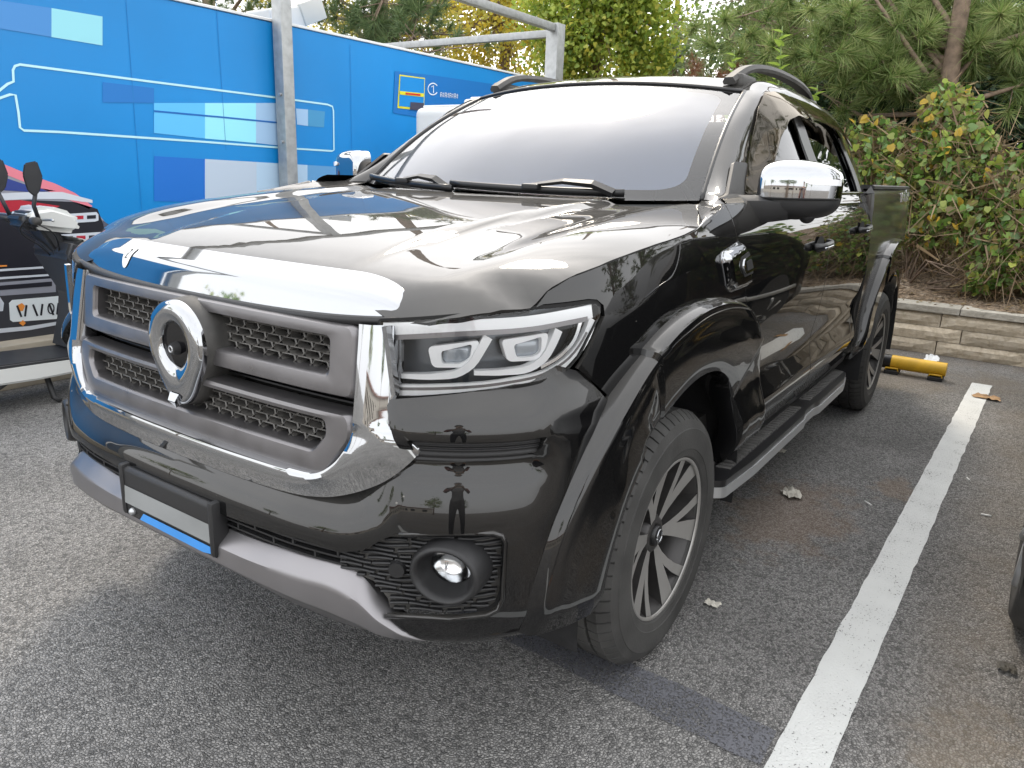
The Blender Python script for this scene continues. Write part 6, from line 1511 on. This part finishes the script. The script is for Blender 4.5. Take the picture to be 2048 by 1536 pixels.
sapling('small large-leaved sapling behind the rear end of the roof rail',1632,-6.1,(230,170),73,.15)
# --- tall grass and seed heads behind the board
def grass(name,label,x0,x1,pxs,n,hmin,hmax,seed,mat,y=None):
    rg=np.random.default_rng(seed);V=[]
    for i in range(n):
        px=rg.uniform(*pxs);x=rg.uniform(x0,x1);p=atx(px,150,x);z=gz(x,p.y);h=rg.uniform(hmin,hmax);w=.004;bd=rg.normal(size=2)*.12*h
        V.append([(p.x,p.y-w,z),(p.x,p.y+w,z),(p.x+bd[0]*.4,p.y+bd[1]*.4+w*.6,z+h*.6),(p.x+bd[0],p.y+bd[1],z+h)])
    o=fast(name,np.array(V),4,mat,None,'stuff');o['label']=label;o['category']='grass';return o
grass('tall_grass','tall yellowish green grass on the bank behind the board',-9,-6.6,(760,1330),2600,.5,1.25,81,GRASSM)
grass('bank_grass','thin grass and weeds over the bank behind the truck',-9,-6.7,(1330,2300),2200,.2,.6,82,GRASSM)
# --- leaf litter on the cap and the dirt strip
rg=np.random.default_rng(91);n=900;P=np.stack([rg.uniform(-6.3,-5.44,n),rg.uniform(-.5,4.5,n),np.zeros(n)],1)
P[:,2]=[max(gz(a,b_),.42 if a>-5.68 else 0)+.004 for a,b_ in P[:,:2]]
L_=leaves(P,rg.uniform(.025,.06,n),rg,OVAL,0,.1);L_[:,:,2]=P[:,None,2]+(L_[:,:,2]-P[:,None,2])*.25+.004
o=fast('leaf_litter',L_,6,DRY,None,'stuff');o['label']='dry brown fallen leaves on the dirt above the wall';o['category']='leaves'
# ================================================================== litter
def crumple(name,label,cat,px,py,sx,sy,h,mat,seed,rz=0.):
    p=atz(px,py,0.);h*=.5;rg=random.Random(seed);n=9;V=[];F=[]
    for i in range(n):
        for j in range(n):
            u,v=i/(n-1)-.5,j/(n-1)-.5
            V.append((u*sx*(1+.12*rg.uniform(-1,1)),v*sy*(1+.12*rg.uniform(-1,1)),.008+h*abs(noise.noise((u*4+seed,v*4,seed*.7)))*1.6))
    F=[(i*n+j,(i+1)*n+j,(i+1)*n+j+1,i*n+j+1) for i in range(n-1) for j in range(n-1)]
    o=mo(name,V,F,mat,None,True);hard(o,25);o.location=(p.x,p.y,0);o.rotation_euler=(0,0,rz);tag(o,label,cat);return o
PAP=simple('litter_paper',(.60,.57,.50),.7,var=.15,vscale=30);LEAFB=simple('litter_leaf',(.34,.20,.09),.7,var=.3,vscale=40)
crumple('crumpled_paper','crumpled off-white paper scrap lying beside the running board','paper',1582,992,.10,.075,.05,PAP,3,.7)
crumple('plastic_scrap','white plastic scrap on the asphalt by the stone wall, behind the wheel stop','plastic bag',1863,722,.22,.10,.05,simple('litter_plastic',(.75,.76,.76),.4),5)
crumple('dry_leaf','curled brown dry leaf lying across the white line near the wall','leaf',1972,797,.10,.16,.03,LEAFB,7)
crumple('small_paper_scrap','tiny pale scrap on the asphalt below the front tyre','paper',1425,1212,.035,.05,.015,PAP,9)
crumple('flattened_cup_lid','pale bent scrap under the running board edge','scrap',1560,905,.06,.05,.02,PAP,11)
crumple('dark_leaf','dark shrivelled leaf on the asphalt near the right edge','leaf',2012,1340,.05,.05,.02,simple('dark_leaf_mat',(.05,.045,.035),.6),13)
for px,py,rz,lab in ((1735,1008,.9,'short white cigarette end on the asphalt left of the white line'),(1972,1032,1.75,'long white cigarette end on the asphalt right of the white line'),(1936,960,.4,'small white crumb-like butt beside the upper white line')):
    p=atz(px,py,0);V,F=tube([(-.020,0,.005),(.020,0,.005)],.004,8);o=mo('cigarette_end',V,F,simple('paper_white2',(.78,.77,.74),.7) if 'paper_white2' not in MATS else MATS['paper_white2']);o.location=(p.x,p.y,0);o.rotation_euler=(0,0,rz);tag(o,lab,'cigarette','cigarette ends')
# ================================================================== far side of the car park (seen in reflections)
bd=thing('low_building','long low pale building across the car park, seen mirrored in the bumper','building',(62,0,0))
box('wall',0,6,-28,30,0,3.4,simple('render_wall',(.50,.47,.42),.85,var=.08),bd,b=.02);box('roof',-.4,6.4,-28.5,30.5,3.402,3.75,simple('roof_red',(.22,.10,.07),.8,var=.15),bd,b=.02)
for k in range(14):
    y=-26+k*4;w=box('window',-.06,-.002,y,y+1.7,1.0,2.5,SGLASS,bd,b=.01);box('window_frame',-.09,-.062,y-.06,y+1.76,.92,1.0,WHITEP,w,b=0)
for i,(x,y,h) in enumerate(((28,-22,6),(26,-9,5),(30,4,6.5),(26,13,5.2),(27,24,6),(14,-18,5.5),(9,-21,6),(3,-17,5.5))):
    lab=('first','second','third','fourth','fifth','sixth','seventh','eighth')[i]
    tree('car_park_tree','round green car park tree, %s of a row behind the viewer, seen only mirrored'%lab,(x,y,0),h,.15,[((0,0,h*.72),(1.5,1.5,1.5),40)],VINE if i%2 else PALE,.22,OVAL,per=22,group='trees across the car park',seed=100+i,sig=.32)
# ================================================================== the photographer (mirrored in bumper and lamps)
fh=Vector((CF.x,CF.y,0)).normalized();rh=Vector((CR.x,CR.y,0)).normalized();PB=Vector((CAMP.x,CAMP.y,0))-fh*.42
def pl(f,r,z):return PB+fh*f+rh*r+Vector((0,0,z))
per=thing('person','person in dark trousers and grey-red top photographing, seen mirrored in the bumper','person',tuple(PB))
J=[];E_=[];RAD=[];MATI=[]
def jt(p,r,par=None):
    J.append(p-PB);RAD.append(r);k=len(J)-1
    if par is not None:E_.append((par,k))
    return k
pel=jt(pl(0,0,.95),.135);sp1=jt(pl(.01,0,1.10),.125,pel);sp2=jt(pl(0,0,1.26),.145,sp1);chs=jt(pl(-.01,0,1.38),.13,sp2);nk=jt(pl(.0,0,1.49),.055,chs);hd0=jt(pl(.03,0,1.58),.075,nk);hd1=jt(pl(.035,0,1.66),.088,hd0);hd2=jt(pl(.02,0,1.735),.06,hd1)
for s in (1,-1):
    h=jt(pl(0,s*.09,.90),.095,pel);kn=jt(pl(.03,s*.115,.50),.060,h);an=jt(pl(-.01,s*.125,.10),.042,kn);jt(pl(.12,s*.145,.045),.036,an)
    sh=jt(pl(0,s*.19,1.40),.062,chs);el=jt(pl(.08,s*.25,1.14),.046,sh);wr=jt(pl(.30,s*.10,1.31),.030,el);pm=jt(pl(.36,s*.075,1.345),.026,wr)
    for k in range(4):
        q=jt(pl(.385,s*(.085),1.32+.022*k),.0095,pm);q=jt(pl(.405,s*.065,1.322+.022*k),.0088,q);jt(pl(.402,s*.038,1.322+.022*k),.008,q)
    q=jt(pl(.365,s*.055,1.375),.010,pm);jt(pl(.372,s*.028,1.385),.009,q)
me=bpy.data.meshes.new('body');me.from_pydata([tuple(v) for v in J],E_,[]);ob_=bpy.data.objects.new('body',me);scene.collection.objects.link(ob_)
sm=ob_.modifiers.new('skin','SKIN');ss=ob_.modifiers.new('sub','SUBSURF');ss.levels=1;ss.render_levels=1
lay=me.skin_vertices[0].data if me.skin_vertices else None
if lay is None:
    bm=bmesh.new();bm.from_mesh(me);bm.verts.layers.skin.verify();bm.to_mesh(me);bm.free();lay=me.skin_vertices[0].data
for i,r_ in enumerate(RAD):lay[i].radius=(r_,r_);lay[i].use_root=(i==pel)
dg=bpy.context.evaluated_depsgraph_get();dg.update();m2=bpy.data.meshes.new_from_object(ob_.evaluated_get(dg));bpy.data.objects.remove(ob_)
for q in (simple('skin_tone',(.42,.27,.19),.55),simple('trousers_black',(.02,.02,.024),.8),simple('vest_grey',(.16,.16,.17),.8),simple('sleeve_red',(.16,.04,.035),.8)):m2.materials.append(q)
for p_ in m2.polygons:
    c=p_.center;w=PB+c;f_=c.dot(fh);r_=abs(c.dot(rh));z=c.z
    p_.material_index=1 if z<.97 else (0 if (z>1.45 or f_>.27) else (3 if r_>.165 or f_>.17 else 2));p_.use_smooth=True
bo=bpy.data.objects.new('body',m2);link(bo,per)
for s in (1,-1):
    bm=bmesh.new();bevel_box(bm,-.13,.14,-.048,.048,0,.085,.030,3)
    for v in bm.verts:
        if v.co.x>.06:v.co.z*=.72
    c=fh*.05+rh*s*.135;bmesh.ops.transform(bm,matrix=Matrix(((fh.x,-rh.x,0,c.x),(fh.y,-rh.y,0,c.y),(0,0,1,0),(0,0,0,1))),verts=bm.verts);bmo('shoe',bm,simple('shoe_orange',(.50,.20,.06),.6,var=.3,vscale=14) if 'shoe_orange' not in MATS else MATS['shoe_orange'],per,True,autos=R(45))
bm=bmesh.new();bmesh.ops.create_uvsphere(bm,u_segments=20,v_segments=14,radius=.098);bmesh.ops.delete(bm,geom=[v for v in bm.verts if v.co.z<-.02],context='VERTS');c=fh*.015+Vector((0,0,1.665));bmesh.ops.translate(bm,verts=bm.verts,vec=c);bmo('hair',bm,simple('hair_black',(.012,.011,.010),.6),per,True)
for f_,r_,z,rad,mt in ((.115,.032,1.668,.011,'hair_black'),(.115,-.032,1.668,.011,'hair_black')):
    bm=bmesh.new();bmesh.ops.create_uvsphere(bm,u_segments=10,v_segments=8,radius=rad);bmesh.ops.translate(bm,verts=bm.verts,vec=fh*(f_-.002)+rh*r_+Vector((0,0,z)));bmo('eye',bm,MATS[mt],per,True)
bm=bmesh.new();bmesh.ops.create_cone(bm,cap_ends=True,segments=8,radius1=.018,radius2=.006,depth=.045);bmesh.ops.translate(bm,verts=bm.verts,vec=fh*.125+Vector((0,0,1.635)));bmo('nose',bm,MATS['skin_tone'],per,True)
# the phone held just behind the lens position
ph=thing('smartphone','black smartphone held by the person photographing, seen only mirrored','phone',tuple(PB+fh*.398+Vector((0,0,1.385))))
bm=bmesh.new();bevel_box(bm,-.004,.004,-.078,.078,-.037,.037,.004,2);bmesh.ops.transform(bm,matrix=Matrix(((fh.x,-rh.x,0,0),(fh.y,-rh.y,0,0),(0,0,1,0),(0,0,0,1))),verts=bm.verts);bmo('case',bm,BLKS,ph,True,autos=R(40))
